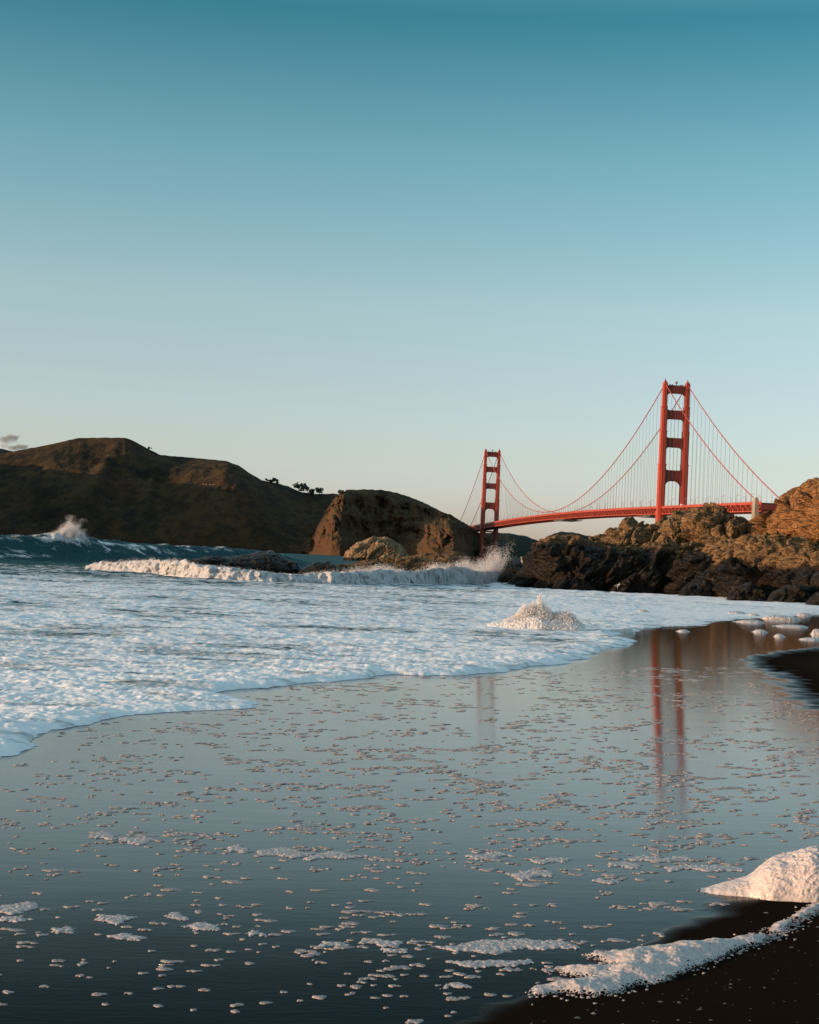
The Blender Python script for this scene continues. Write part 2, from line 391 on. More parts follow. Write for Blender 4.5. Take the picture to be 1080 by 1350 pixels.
def sand_mat():
    """dark sand: under a mirror film of water where 'wet' is 1, matt where it has drained"""
    k = N('wet_sand'); w = k.attr('wet'); co = k.coord(); cx = k.coord((0.35, 1.6, 1), (0, 0, 0.06))
    gr = k.noise(co, 320, 3, 0.75); n1 = k.noise(co, 3.0, 6, 0.6); rip = k.noise(cx, 5.0, 5, 0.6, 0.4); rip2 = k.noise(k.coord((0.5, 1.3, 1)), 30.0, 3, 0.6)
    wn_ = k.math('ADD', w, k.math('MULTIPLY', k.math('SUBTRACT', n1, 0.5), 0.35))
    wf = k.ramp(wn_, [(0.25, 0.0), (0.75, 1.0)])
    dry = k.mix(gr, (0.0030, 0.0021, 0.0015), (0.0200, 0.0130, 0.0086))
    dry = k.mix(k.ramp(k.noise(co, 900, 1, 0.5), [(0.70, 0.0), (0.76, 0.35)]), dry, (0.10, 0.075, 0.055))
    dry = k.mix(k.attr('drier'), dry, k.mix(gr, (0.012, 0.0085, 0.007), (0.046, 0.031, 0.024)))
    c = k.mix(wf, dry, (0.007, 0.0065, 0.006)); drain = k.attr('drain')
    hd = k.math('ADD', k.math('MULTIPLY', gr, 0.004), k.math('MULTIPLY', n1, 0.02))
    hw = k.math('ADD', k.math('MULTIPLY', rip, 0.0016), k.math('MULTIPLY', rip2, 0.0013))
    rip3 = k.noise(k.coord((0.25, 1.0, 1)), 1.6, 3, 0.55, 0.3); hw = k.math('ADD', hw, k.math('MULTIPLY', rip3, 0.0045))
    h = k.fmix(wf, hd, hw)
    rough = k.fmix(wf, 0.75, k.ramp(n1, [(0.3, 0.012), (0.7, 0.035)]))
    k.set(Base_Color=c, Roughness=rough, IOR=1.33, Specular_IOR_Level=k.fmix(wf, 0.0, k.fmix(drain, 0.5, 0.015)), Normal=k.bump(h, 0.55, 1.0))
    return k.m
M_SAND = sand_mat()

def leaf_mat(name, c1, c2):
    k = N(name); co = k.coord(); k.set(Base_Color=k.ramp(k.noise(co, 0.6, 4), [(0.35, c1), (0.65, c2)]), Roughness=0.8); return k.m
M_LEAF = leaf_mat('foliage', (0.020, 0.028, 0.014), (0.045, 0.055, 0.025))
M_BARK = leaf_mat('bark', (0.05, 0.035, 0.025), (0.08, 0.06, 0.04))

# ------------------------------------------------------------------ shore lines traced on the sand
def seg_sd(x, y, pts, closed=False):
    """distance to a polyline and, if closed, the sign (positive inside)"""
    pts = np.asarray(pts, float); best = np.full(x.shape, 1e9); ins = np.zeros(x.shape, bool)
    n = len(pts); last = n if closed else n-1
    for i in range(last):
        a, b = pts[i], pts[(i+1) % n]; d = b-a
        t = np.clip(((x-a[0])*d[0]+(y-a[1])*d[1])/max(d@d, 1e-9), 0, 1)
        best = np.minimum(best, (x-a[0]-t*d[0])**2+(y-a[1]-t*d[1])**2)
        if closed and a[1] != b[1]:
            cond = (a[1] > y) != (b[1] > y)
            ins ^= cond & (x < (b[0]-a[0])*(y-a[1])/(b[1]-a[1])+a[0])
    best = np.sqrt(best)
    return np.where(ins, best, -best) if closed else best

EDGE = [(-900, 1130), (-400, 1075), (-120, 1015), (0, 996), (34, 990), (58, 983), (60, 974), (52, 968), (72, 962), (120, 951), (190, 942), (260, 936), (316, 931), (327, 925),
        (308, 918), (290, 914), (328, 907), (400, 900), (450, 896), (480, 894), (520, 889), (560, 891), (600, 889), (642, 887), (690, 880), (740, 873), (769, 866), (772, 861),
        (800, 856), (831, 850), (836, 845), (815, 841), (806, 838), (828, 834), (838, 829), (815, 825), (850, 828), (880, 826), (920, 824), (950, 818), (990, 815), (1040, 813),
        (1080, 810), (1200, 812), (1500, 824), (2200, 856)]
edge_w = ground(np.array([e[0] for e in EDGE]), np.array([e[1] for e in EDGE]))[:, :2]
edge_poly = np.vstack([edge_w, [[3000, 900], [20000, 16000], [0, 20000], [-20000, 16000], [-3000, 900]]])
BANK_NEAR = [(560, 1420), (640, 1352), (740, 1325), (800, 1304), (850, 1278), (900, 1246), (950, 1212), (1000, 1194), (1080, 1180), (1200, 1130), (1500, 1060), (1800, 1300), (1500, 2200), (700, 2000)]
BANK_FAR = [(992, 868), (1030, 861), (1080, 855), (1200, 846), (1400, 850), (1400, 960), (1200, 958), (1080, 932), (1052, 908), (1035, 890), (1005, 880)]
near_w = ground(np.array([e[0] for e in BANK_NEAR]), np.array([e[1] for e in BANK_NEAR]))[:, :2]
far_w = ground(np.array([e[0] for e in BANK_FAR]), np.array([e[1] for e in BANK_FAR]))[:, :2]

# ------------------------------------------------------------------ sand
def build_sand():
    d = np.concatenate([np.array([0.3, 0.8, 1.5, 2.2]), np.geomspace(2.8, 140, 420)])
    ang = np.radians(np.concatenate([np.linspace(-75, -24, 24)[:-1], np.linspace(-24, 24, 420), np.linspace(24, 75, 24)[1:]]))
    Y = d[:, None]*np.ones_like(ang)[None]; X = d[:, None]*np.tan(ang)[None]
    z = zs(X, Y)
    sn = seg_sd(X, Y, near_w, True); sf = seg_sd(X, Y, far_w, True)
    z = z + 0.03*sstep(0, 0.8, sn) + 0.05*sstep(0, 4.0, sf) + 0.004*fbm2(X*1.7, Y*1.7, 3, 5)*sstep(0.1, 0.6, np.maximum(sn, sf))
    wob = 0.12*fbm2(X*2, Y*2, 3, 9)
    wet = 1-np.maximum(sstep(-0.35, 0.10, sn+wob), sstep(-1.0, 0.9, sf+2.5*wob))
    z = z - 1.5*sstep(85, 125, Y) - 0.003
    make('wet_sand', np.stack([X, Y, z], -1), grid_faces(*X.shape), M_SAND, attrs={'wet': wet, 'drier': sstep(0, 3, sf), 'drain': sstep(12.5, 6.2, Y+0.35*fbm2(X*0.5, Y*0.8, 2, 40))})
    # the dry-side beach behind the camera
    o = bpy.data.objects['wet_sand']; tag(o, 'dark wet sand beach mirroring the sky and the bridge', 'beach', kind='structure')
build_sand()

# ------------------------------------------------------------------ sea with its waves and the wash of foam
def pix_line(pts, vals=None):
    u = np.array([p[0] for p in pts], float); v = np.array([p[1] for p in pts], float)
    g = ground(u, v, lambda x, y: np.zeros_like(np.asarray(x, float)))
    return g[:, 0]/g[:, 1], g[:, 1]

def tan_of(u): d = direction(np.asarray(u, float), hor(u)); return d[..., 0]/d[..., 1]

BORE = [(-300, 748), (60, 750), (120, 752), (200, 758), (260, 763), (320, 766), (440, 771), (550, 772), (620, 771), (668, 770), (700, 772), (900, 780)]
BORE_H = [(-300, 0.0), (60, 0.0), (112, 0.10), (140, 0.75), (180, 1.0), (250, 1.05), (300, 0.80), (350, 0.62), (400, 0.60), (440, 0.80), (500, 1.15), (540, 1.0), (610, 1.5), (660, 1.3), (680, 0.5), (700, 0.0), (1400, 0.0)]
bx, by = pix_line(BORE)
WAVE_H = [(-600, 2.2), (-100, 2.3), (0, 2.25), (40, 2.4), (75, 2.75), (105, 2.75), (118, 2.45), (160, 2.25), (250, 2.2), (330, 2.1), (370, 1.7), (410, 0.8), (470, 0.2), (560, 0.0), (1400, 0.0)]
tb_bore = tan_of(np.array([p[0] for p in BORE_H])); tb_wave = tan_of(np.array([p[0] for p in WAVE_H]))
WAVE_Y = [(-600, 120), (0, 158), (110, 163), (250, 172), (400, 182), (700, 190)]
tw_y = tan_of(np.array([p[0] for p in WAVE_Y]))

turb = [None]
def sea_surface(X, Y):
    T = X/np.maximum(Y, 1)
    z = zs(X, Y); foam = np.zeros_like(X)
    sd = seg_sd(X, Y, edge_poly, True)
    sd = sd + 0.06*fbm2(X*4.5, Y*3.5, 4, 34) + 0.16*fbm2(X*1.3, Y*1.0, 4, 31)*sstep(0, 40, Y) + 0.22*noise2(X*0.5, Y*0.5, 77)
    # thick lobed front of the wash
    right = sstep(0.135, 0.17, T)
    near = np.clip(sd/0.5, 0, 1)
    lip = (0.060+0.04*noise2(X*0.45, Y*0.3, 3))*(1-0.75*right)
    front = lip*np.sqrt(np.clip(1-(1-near)**2, 0, 1))*(0.45+0.55*np.exp(-np.maximum(sd, 0)/2.2))
    lump = fbm2(X*1.1, Y*1.5, 2, 11)
    chop = fbm2(X*2.3, Y*3.0, 4, 15)
    amp = 0.016+0.020*sstep(14, 40, Y)
    z = z + front*(1+0.25*lump) + (np.maximum(chop, -0.25)*amp + 0.5*amp*lump)*near*(1-0.5*right) + 0.016*near + (0.026*np.abs(noise2(X*4.5, Y*4, 18))+0.013*np.abs(noise2(X*11, Y*9, 19)))*near*np.exp(-np.maximum(Y-28, 0)/14)
    # broken bore
    yb = np.interp(T, bx, by) + 1.6*noise2(X*0.16, X*0.0+3, 21) + 0.35*noise2(X*0.9, X*0, 22)
    q = Y-yb + 0.25*noise2(X*2.1, Y*1.3, 25) + 0.14*noise2(X*5, Y*3, 26); H = np.interp(T, tb_bore, [p[1] for p in BORE_H])*(1+0.34*noise2(X*0.22, X*0+8, 23)+0.10*noise2(X*0.8, q*0.5, 24))
    prof = sstep(-0.25, 1.3, q)**0.8*np.where(q > 1.2, np.exp(-np.maximum(q-1.2, 0)/5.0), 1)
    lumps = 0.30*(np.abs(noise2(X*1.2+0.5*q, q*1.0, 41))+0.6*np.abs(noise2(X*2.7, q*2.4, 42))+0.35*np.abs(noise2(X*6, q*5, 43)))
    zb = H*prof*(0.82+lumps*0.7)
    z = z + zb
    bore_f = sstep(0.12, 0.3, H)*sstep(-1.2, 0.1, q)*np.exp(-np.maximum(q-2.0, 0)/3.0)
    # tall unbroken swell further out on the left
    yw = np.interp(T, tw_y, [p[1] for p in WAVE_Y]) + 3.0*noise2(X*0.03, X*0, 51); qw = Y-yw
    Hw = np.interp(T, tb_wave, [p[1] for p in WAVE_H])
    pw = np.where(qw < 0, sstep(-9.0, 0, qw)**1.6, np.exp(-(np.maximum(qw, 0)/11.0)**2))
    z = z + Hw*pw
    tl = T*F
    brk = np.interp(T, tan_of(np.array([-200, -60, 15, 30, 36, 50, 75, 104, 112, 118])), [0, 0, .25, .5, .3, .55, .8, 1.0, 0.7, 0])
    wave_f = brk*sstep(-5.5+2.0*(1-brk), -0.6, qw)*sstep(3.0, 0.0, qw)
    z = z + wave_f*0.45*(np.abs(noise2(X*0.9, qw*0.9, 55))+0.5*np.abs(noise2(X*2.4, qw*2.2, 56)))
    crest_f = (0.35+0.4*noise2(X*0.22, Y*0.1, 54))*sstep(-0.8, 0.2, qw)*sstep(2.5, 0.6, qw)*sstep(0.8, 1.6, Hw)
    # open water swell
    z = z + Hw*pw*(0.07*fbm2(X*0.5, Y*0.7, 4, 58)+0.05*noise2(X*0.14, Y*0.3, 59)) + sstep(100, 130, Y)*np.exp(-np.maximum(Y-220, 0)/200)*0.07*fbm2(X*0.55, Y*0.9, 4, 57)
    far = sstep(62, 120, Y)
    z = z + far*(0.16*noise2(X*0.03, Y*0.12, 61)+0.10*noise2(X*0.10, Y*0.33, 62)+0.05*fbm2(X*0.35, Y*0.8, 3, 63))*(1-0.75*bore_f)*np.exp(-np.maximum(Y-300, 0)/1500)
    # foam cover
    cover = 1.0-0.08*sstep(22, 60, Y) - 0.16*sstep(60, 105, Y) - 0.22*sstep(0.0, -0.16, T)*sstep(75, 105, Y)
    cover = cover + 0.30*sstep(0.03, 0.10, T)*sstep(48, 75, Y) - right*0.12*sstep(60, 45, Y)
    behind = sstep(0.6, 5.0, q-1.0)*np.where(H > 0.05, 1, sstep(0, 14, q))
    cover = np.where(q > 0, cover*(1-behind) + behind*(0.30-0.75*sstep(8, 60, q)), cover)
    cover = cover + (0.20*noise2(X*0.11, Y*0.16, 71)+0.14*noise2(X*0.35, Y*0.6, 72))*sstep(20, 32, Y)
    face_f = (0.24+0.45*noise2(X*0.09, qw*0.35, 91)+0.2*noise2(X*0.4, qw*0.9, 92))*sstep(-16, -9, qw)*sstep(0.5, -1.5, qw)*sstep(0.4, 1.2, Hw)
    foam = np.maximum.reduce([face_f, cover, bore_f*1.35, wave_f*1.35, crest_f+0.1])
    turb[0] = np.clip(bore_f+wave_f, 0, 1)
    foam = np.where(sd < 0.9, np.maximum(foam, 0.95*(1-right)+0.62*right), foam)
    return z, foam, sd

def build_sea():
    rows = [9.5]
    while rows[-1] < 9000:
        d = rows[-1]
        rows.append(d + (min(0.42*d*d/4110, 0.13 if 98 < d < 143 else 0.26) if d < 185 else (d-185)*0.035+0.4))
    d = np.array(rows)
    uu = np.concatenate([np.linspace(-1500, -140, 60)[:-1], np.linspace(-140, 1220, 820), np.linspace(1220, 2600, 60)[1:]])
    T = tan_of(uu)
    Y = d[:, None]*np.ones_like(T)[None]; X = d[:, None]*T[None]
    z, foam, sd = sea_surface(X, Y); tb = turb[0]
    Y2 = Y - tb*(0.60*np.abs(noise2(X*1.1, z*2.2, 81))+0.35*np.abs(noise2(X*2.9, z*4.6, 82))+0.18*np.abs(noise2(X*6.5, z*9, 83)))
    V = np.stack([X, Y2, z+tb*0.10*np.abs(noise2(X*4, Y*4, 84))], -1); n, m = X.shape
    i0 = int(np.searchsorted(d, 74))
    keep = sd > -0.03; keep[i0:] = True
    for nm, sl, lab in (('foam_wash', slice(0, i0+1), None), ('sea', slice(i0, n), None)):
        v = V[sl]; f = grid_faces(v.shape[0], m, keep[sl])
        v2, f2, at2 = compact(v.reshape(-1, 3), f, {'foam': foam[sl], 'turb': tb[sl], 'away': sstep(150, 420, Y[sl])})
        o = make(nm, v2, f2, M_WATER, attrs=at2)
        if nm == 'sea': tag(o, 'sea with a tall swell and a line of broken surf', 'sea', kind='structure')
        else: tag(o, 'wide sheet of white sea foam washing up the dark sand', 'foam', kind='stuff')
build_sea()

# ------------------------------------------------------------------ hills
def hill(name, outline, crest, foot, mat, label, back=1.7, amp=0.16, wl=140, seed=0, spurs=(), nu=420, nt=150, g_pow=0.8, rough=1.0):
    uo = np.array([p[0] for p in outline], float); vo = np.array([p[1] for p in outline], float)
    u = np.linspace(uo[0], uo[-1], nu); v = np.interp(u, uo, vo)
    v = v + 0.55*fbm2(u*0.09, u*0, 3, seed+90)*rough
    C = np.interp(u, [p[0] for p in crest], [p[1] for p in crest]); Ft = np.interp(u, [p[0] for p in foot], [p[1] for p in foot])
    pk = at(u, v, C); ax = pk[:, 0]/pk[:, 1]; zc = np.maximum(pk[:, 2], 0.5)
    t = np.concatenate([np.linspace(0, 1, nt), np.linspace(1, back, nt//3)[1:]])[:, None]
    y = Ft[None]+(C-Ft)[None]*t; x = ax[None]*y
    tf = np.minimum(t, 1)
    g = 0.02*sstep(0, 0.03, tf)+0.98*tf**g_pow
    g = np.where(t > 1, 1-((t-1)/(back-1))**1.5*1.05, g)
    W = ax[None]*C.mean()*np.ones_like(t)
    env = np.sin(math.pi*np.minimum(tf, 1)**0.85)**1.1
    warp = 40*fbm2(W/260, y/260, 2, seed+3)
    rid = (0.5-np.abs(noise2((W+warp)/wl, t*1.3+seed, seed)))*1.0 + 0.45*(0.5-np.abs(noise2((W+warp)/(wl*0.42), t*2.4, seed+1))) + 0.22*(0.5-np.abs(noise2((W+warp)/(wl*0.17), t*5, seed+2)))
    z = zc[None]*g + env*amp*zc[None]*rid
    for (ut, ub, w, a) in spurs:
        uc = ub+(ut-ub)*tf
        z = z + a*np.exp(-((u[None]-uc)/w)**2)*(np.sin(math.pi*np.clip(tf, 0, 1)**0.8)**1.1)*(t <= 1)
    z = z + rough*np.minimum(env*1.6, 1)*(2.6*fbm2(x/26, y/26, 4, seed+7)+2.0*(0.5-np.abs(noise2(W/16+2*noise2(W/40, t*4, seed), t*6, seed+8))))
    if rough > 1.5 and nu > 400: y = y + np.minimum(env*1.5, 1)*(24*fbm2(W/38, z/34, 5, seed+12)-14*np.abs(noise2(W/22, z/55, seed+14)))
    z = np.where(t <= 0, -8, z)
    o = make(name, np.stack([x, y, z], -1), grid_faces(*x.shape), mat)
    return tag(o, label, 'hill', kind='structure')

hill('distant_hill', [(-200, 600), (-60, 588), (-10, 589), (8, 593), (25, 597), (60, 604), (120, 640), (200, 740)], [(-200, 4600), (200, 4600)], [(-200, 4100), (200, 4100)], M_FARHILL,
     'dark far hill just showing at the left edge behind the big headland', nu=120, nt=50, seed=5)
hill('headland_hill', [(-420, 640), (-260, 622), (-120, 612), (0, 598), (40, 591), (70, 585), (100, 578), (120, 577), (165, 577), (180, 583), (196, 592), (212, 600), (225, 601), (262, 604), (300, 608), (315, 614),
      (330, 624), (345, 633), (365, 637), (380, 641), (395, 648), (410, 651), (440, 651), (455, 652), (480, 668), (520, 700), (545, 728)],
     [(-420, 3300), (300, 3350), (545, 3230)], [(-420, 2920), (40, 2960), (110, 2930), (150, 2970), (240, 2990), (300, 2955), (330, 2965), (420, 2990), (545, 3090)], M_HILL,
     'big dark headland hill with a sunlit crest across the water', amp=0.11, wl=190, seed=11,
     spurs=[(158, 112, 11, 17), (85, 30, 26, 12), (215, 185, 10, 7), (302, 292, 58, 46), (345, 335, 22, 16)], nu=700, nt=220, g_pow=1.0)
hill('cliff_headland', [(394, 736), (404, 722), (412, 708), (419, 693), (427, 677), (437, 661), (447, 651), (458, 646), (480, 645), (505, 646), (525, 650), (545, 657), (562, 664), (580, 673), (598, 681), (612, 689), (624, 697),
      (636, 705), (650, 714), (662, 730), (668, 738)], [(394, 2960), (460, 3000), (540, 3120), (600, 3060), (625, 3180), (668, 3230)],
     [(394, 2975), (406, 2930), (424, 2880), (440, 2825), (452, 2818), (464, 2850), (480, 2910), (505, 2960), (530, 2930), (550, 2880), (575, 2825), (600, 2780), (610, 2850), (626, 3130), (668, 3190)], M_CLIFF,
     'brown cliff headland running down to the far bridge tower', amp=0.30, wl=62, seed=23, spurs=[(455, 438, 12, 16), (585, 598, 16, 10)], nu=520, nt=220, g_pow=0.85, rough=1.6)
hill('far_shore_hill', [(560, 720), (610, 705), (650, 702), (670, 703), (690, 706), (705, 711), (718, 717), (750, 730), (790, 748)], [(560, 3900), (790, 3900)], [(560, 3500), (790, 3600)], M_FARHILL,
     'low dark hill behind the feet of the far bridge tower', nu=200, nt=80, seed=31)
hill('far_shore_hill', [(700, 728), (712, 718), (720, 708), (730, 703), (742, 701), (756, 702), (770, 705), (785, 708), (800, 712), (850, 716), (940, 722), (1000, 750)], [(700, 5200), (1000, 5200)], [(700, 4700), (1000, 4700)], M_FARHILL,
     'wooded dark far hill under the middle of the bridge deck', nu=220, nt=80, seed=37, rough=1.8)

def shade_ridge():                   # added unseen ridge left of view, shaped to shade the big headland
    a = np.linspace(-700, 0, 120)[None]; y = np.linspace(2640, 3760, 150)[:, None]
    Y = y+0*a; X = -0.287*Y + a + 0*Y
    prof = sstep(-700, -220, a)*sstep(0, -150, a)*sstep(2655, 2725, Y+20*noise2(X/70, Y/70, 3))*sstep(3700, 3500, Y)
    z = prof*(196+16*fbm2(X/330, Y/120, 4, 19)) - 4
    o = make('shade_ridge', np.stack([X, Y, z], -1), grid_faces(*X.shape), M_HILL)
    tag(o, 'added ridge beyond the left edge that shades the big headland', 'hill', kind='structure')
shade_ridge()

# ------------------------------------------------------------------ bridge
def build_bridge():
    th = -0.117889; dv = np.array([math.sin(th), math.cos(th), 0]); wv = np.array([-dv[1], dv[0], 0]); zv = np.array([0, 0, 1.0])
    O = np.array([311.77, 1856.6, 0.0])
    P = lambda s, t, z: O + dv*s + wv*t + zv*z
    root = empty('suspension_bridge', O, 'long red suspension bridge with two tall towers over the strait', 'bridge')
    base = O
    def put(mb, name, mat, parent=root, smooth=False):
        o = mb.build(name, mat, None, smooth, base); o.location = (0, 0, 0); o.parent = parent; return o
    S0, S1, S2, S3 = -352.0, 0.0, 1280.0, 1600.0
    def deck(s):
        s = np.asarray(s, float)
        mid = 76+5.5*(1-((s-640)/640)**2)
        return np.where(s < 0, 76+s*5/343, np.where(s > 1280, 76-(s-1280)*4/343, mid))
    ZT = 224.0
    def cable(s):
        s = np.asarray(s, float); a = (ZT-85.5)/640**2
        m = 85.5+a*(s-640)**2
        l = 71.5+(ZT-71.5)*(s+343)/343 + a*s*(s+343)*1.0
        r = ZT+(74-ZT)*(s-1280)/343 + a*(s-1280)*(s-1623)
        return np.where(s < 0, l, np.where(s > 1280, r, m))
    # towers
    lev = [(6, 70, 8.3, 15.0), (70, 127, 7.7, 13.2), (127, 166.5, 6.9, 11.6), (166.5, 196, 6.1, 10.0), (196, 222, 5.3, 8.6)]
    for s0 in (0.0, 1280.0):
        tw = MB()
        for sgn in (-1, 1):
            leg = MB(); tc = 13.7*sgn
            for k, (z0, z1, W, L) in enumerate(lev):
                a, b = W/2, L/2; n = 0.17
                poly = [(-a+2*n*W*0.9, -b), (a-2*n*W*0.9, -b), (a-2*n*W*.9, -b+.07*L), (a-n*W, -b+.07*L), (a-n*W, -b+0.16*L), (a, -b+0.16*L), (a, b-0.16*L), (a-n*W, b-.16*L), (a-n*W, b-.07*L), (a-2*n*W*.9, b-.07*L),
                        (a-2*n*W*.9, b), (-a+2*n*W*.9, b), (-a+2*n*W*.9, b-.07*L), (-a+n*W, b-.07*L), (-a+n*W, b-.16*L), (-a, b-.16*L), (-a, -b+.16*L), (-a+n*W, -b+.16*L), (-a+n*W, -b+.07*L), (-a+2*n*W*.9, -b+.07*L)]
                leg.prism(poly, z0, z1, lambda p, q, z: P(s0+q, tc+p, z))
                # shallow ribs down the outer and front faces
                for rr in (-0.2, 0.2):
                    leg.box(P(s0, tc+rr*W, (z0+z1)/2), wv*W*0.035, dv*(b+0.14), zv*((z1-z0)/2-1.2))
                if k: leg.box(P(s0, tc, z0), wv*(lev[k-1][2]/2+.18), dv*(lev[k-1][3]/2*.9), zv*0.55)
            # saddle housing and spire
            leg.box(P(s0, tc, 223.3), wv*2.2, dv*4.4, zv*1.4); leg.box(P(s0, tc, 225.2), wv*1.5, dv*3.2, zv*0.9)
            for i in range(3): leg.box(P(s0, tc, 226.4+i*0.9), wv*(0.9-.22*i), dv*(1.8-.5*i), zv*0.5)
            leg.bar(P(s0, tc, 228.2), P(s0, tc, 230.4), 0.35, 0.35, dv)
            # flared foot
            leg.box(P(s0, tc, 5.2), wv*5.2, dv*8.8, zv*1.6); leg.box(P(s0, tc, 8.0), wv*4.8, dv*8.2, zv*1.3)
            put(leg, 'tower_leg', M_ORANGE)
        for (zb, zt, fb, ft, W, L) in ((212.3, 221.5, 4.6, 0.0, 5.3, 5.4), (181.5, 192.0, 4.0, 3.0, 6.1, 6.4), (147.8, 159.0, 4.6, 3.2, 6.9, 7.4), (107.5, 120.3, 7.5, 3.6, 7.7, 8.4)):
            h = 13.7-W/2*0.8
            pts = []
            def fil(cx, cz, r, a0, a1, n=6): return [(cx+r*math.cos(a0+(a1-a0)*i/n), cz+r*math.sin(a0+(a1-a0)*i/n)) for i in range(n+1)]
            st = MB()
            top = [(-h, zt+ft)]+([(-h+ft*(1-math.cos(i/6*math.pi/2)), zt+ft*(1-math.sin(i/6*math.pi/2))) for i in range(7)] if ft else [])
            low = [(-h, zb-fb*1.25)]+[(-h+fb*(1-math.cos(i/6*math.pi/2)), zb-fb*1.25*(1-math.sin(i/6*math.pi/2))) for i in range(7)]
            xs = np.unique(np.round(np.concatenate([[-h, h], [p[0] for p in top], [p[0] for p in low], [-p[0] for p in top], [-p[0] for p in low]]), 4))
            tx = [p[0] for p in top]; tz = [p[1] for p in top]; lx = [p[0] for p in low]; lz = [p[1] for p in low]
            zt_ = np.interp(-np.abs(xs), tx, tz) if ft else np.full(len(xs), zt); zb_ = np.interp(-np.abs(xs), lx, lz)
            n = len(xs); V = []
            for sd_ in (-L/2, L/2):
                for i in range(n): V += [P(s0+sd_, xs[i], zb_[i]), P(s0+sd_, xs[i], zt_[i])]
            Q = []
            for i in range(n-1):
                a, b, c, d = 2*i, 2*i+2, 2*i+3, 2*i+1
                Q += [[a, b, c, d], [a+2*n, d+2*n, c+2*n, b+2*n], [d, c, c+2*n, d+2*n], [a, a+2*n, b+2*n, b]]
            st.add(V, Q)
            for i in range(-3, 4):           # fluting
                for sd_ in (-1, 1): st.box(P(s0+sd_*(L/2+.12), i*2.7, (zb+zt)/2), wv*0.5, dv*0.14, zv*((zt-zb)/2-.8))
            put(st, 'portal_strut', M_ORANGE_SHADE)
        br = MB()                            # crossed bracing below the deck
        for z0, z1 in ((10, 36), (36, 62)):
            br.bar(P(s0, -10.5, z0), P(s0, 10.5, z1), 3.0, 2.4); br.bar(P(s0, 10.5, z0+.05), P(s0, -10.5, z1+.05), 3.02, 2.42)
        for z in (10, 36, 62): br.bar(P(s0, -10.4, z+.02), P(s0, 10.4, z+.02), 3.4, 2.6)
        put(br, 'cross_bracing', M_ORANGE_SHADE)
        be = MB(); be.bar(P(s0, 0, 222), P(s0, 0, 224.2), 0.5, 0.5, dv); be.tube([P(s0, 0, 224.0), P(s0, 0, 224.9), P(s0, 0, 226.3), P(s0, 0, 227.2)], [0.5, 1.7, 1.7, 0.4], 10)
        be.box(P(s0, 0, 222.0), wv*9.0, dv*0.5, zv*0.45)
        for i in (-8, -5.5, 5, 8): be.bar(P(s0, i, 222.2), P(s0, i, 223.3), 1.2, 1.0, dv)
        put(be, 'beacon', M_GREYMETAL)
        pr = MB(); n = 20
        pr.prism([(23*math.cos(i*2*math.pi/n), 11*math.sin(i*2*math.pi/n)) for i in range(n)], -6, 3.7, lambda a, b, z: P(s0+b, a, z)); put(pr, 'pier', M_CONC)
    # deck
    ss = np.arange(S0, S3+1, 7.62); rd = MB(); walk = MB()
    for a, b in zip(ss[:-1], ss[1:]):
        za, zb = float(deck(a)), float(deck(b))
        rd.bar(P(a, 0, za-0.35), P(b, 0, zb-0.35), 25.4, 0.6)
        walk.box(P(a, 0, za-4.0), wv*13.1, dv*0.22, zv*2.9)
    put(rd, 'roadway', M_ASPH); put(walk, 'floor_beams', M_ORANGE_SHADE)
    for t in (13.7, -13.7):
        tr = MB(); ra = MB()
        for i, (a, b) in enumerate(zip(ss[:-1], ss[1:])):
            za, zb = float(deck(a)), float(deck(b))
            tr.bar(P(a, t, za-0.75), P(b, t, zb-0.75), 0.9, 1.9); tr.bar(P(a, t, za-8.3), P(b, t, zb-8.3), 0.9, 1.15)
            tr.bar(P(a, t, za-8), P(a, t, za-1), 0.5, 0.7, dv)
            if i % 2: tr.bar(P(a, t, za-8), P(b, t, zb-1.2), 0.55, 0.8)
            else: tr.bar(P(a, t, za-1.2), P(b, t, zb-8), 0.55, 0.8)
            ra.bar(P(a, t*1.02, za+1.35), P(b, t*1.02, zb+1.35), 0.25, 0.3); ra.bar(P(a, t*1.02, za+0.45), P(b, t*1.02, zb+0.45), 0.12, 0.75)
            ra.bar(P(a, t*1.02, za), P(a, t*1.02, za+1.4), 0.2, 0.2, dv)
        put(tr, 'deck_truss', M_ORANGE); put(ra, 'railing', M_ORANGE)
    lat = MB()                               # lateral bracing under the deck
    for i, (a, b) in enumerate(zip(ss[:-1:2], ss[2::2])):
        za, zb = float(deck(a)), float(deck(b)); lat.bar(P(a, -13.3, za-8.3), P(a, 13.3, za-8.3), 0.7, 0.9)
        lat.bar(P(a, -13.3, za-8.32), P(b, 13.3, zb-8.32), 0.5, 0.5); lat.bar(P(a, 13.3, za-8.28), P(b, -13.3, zb-8.28), 0.5, 0.5)
    put(lat, 'lateral_bracing', M_ORANGE_SHADE)
    # cables and ropes
    for t in (13.7, -13.7):
        mc = MB()
        for A, B in ((-352, 0), (0, 1280), (1280, 1640)):
            s = np.linspace(A, B, 70); mc.tube([P(a, t, z) for a, z in zip(s, cable(s))], 0.55, 7)
        put(mc, 'main_cable', M_ORANGE, smooth=True)
    hang = []
    for t in (13.7, -13.7):
        for s in np.arange(-335, 1620, 15.24):
            if min(abs(s), abs(s-1280)) < 9: continue
            zc, zd = float(cable(s)), float(deck(s))+0.2
            if zc-zd > 1.5: hang.append((s, t, zc, zd))
    hang.sort(key=lambda h: -(h[2]-h[3])/(1850+h[0]))
    rest = MB()
    for i, (s, t, zc, zd) in enumerate(hang):
        mb = MB() if i < 100 else rest
        for ds in (-0.3, 0.3): mb.bar(P(s+ds, t, zd), P(s+ds, t, zc), 0.10, 0.10, dv)
        if i < 100: put(mb, 'suspender_rope', M_ROPE)
    tag(put(rest, 'suspender_rope', M_ROPE), kind='stuff')
    # street lamps on both sides of the deck
    lamps = MB()
    k = 0
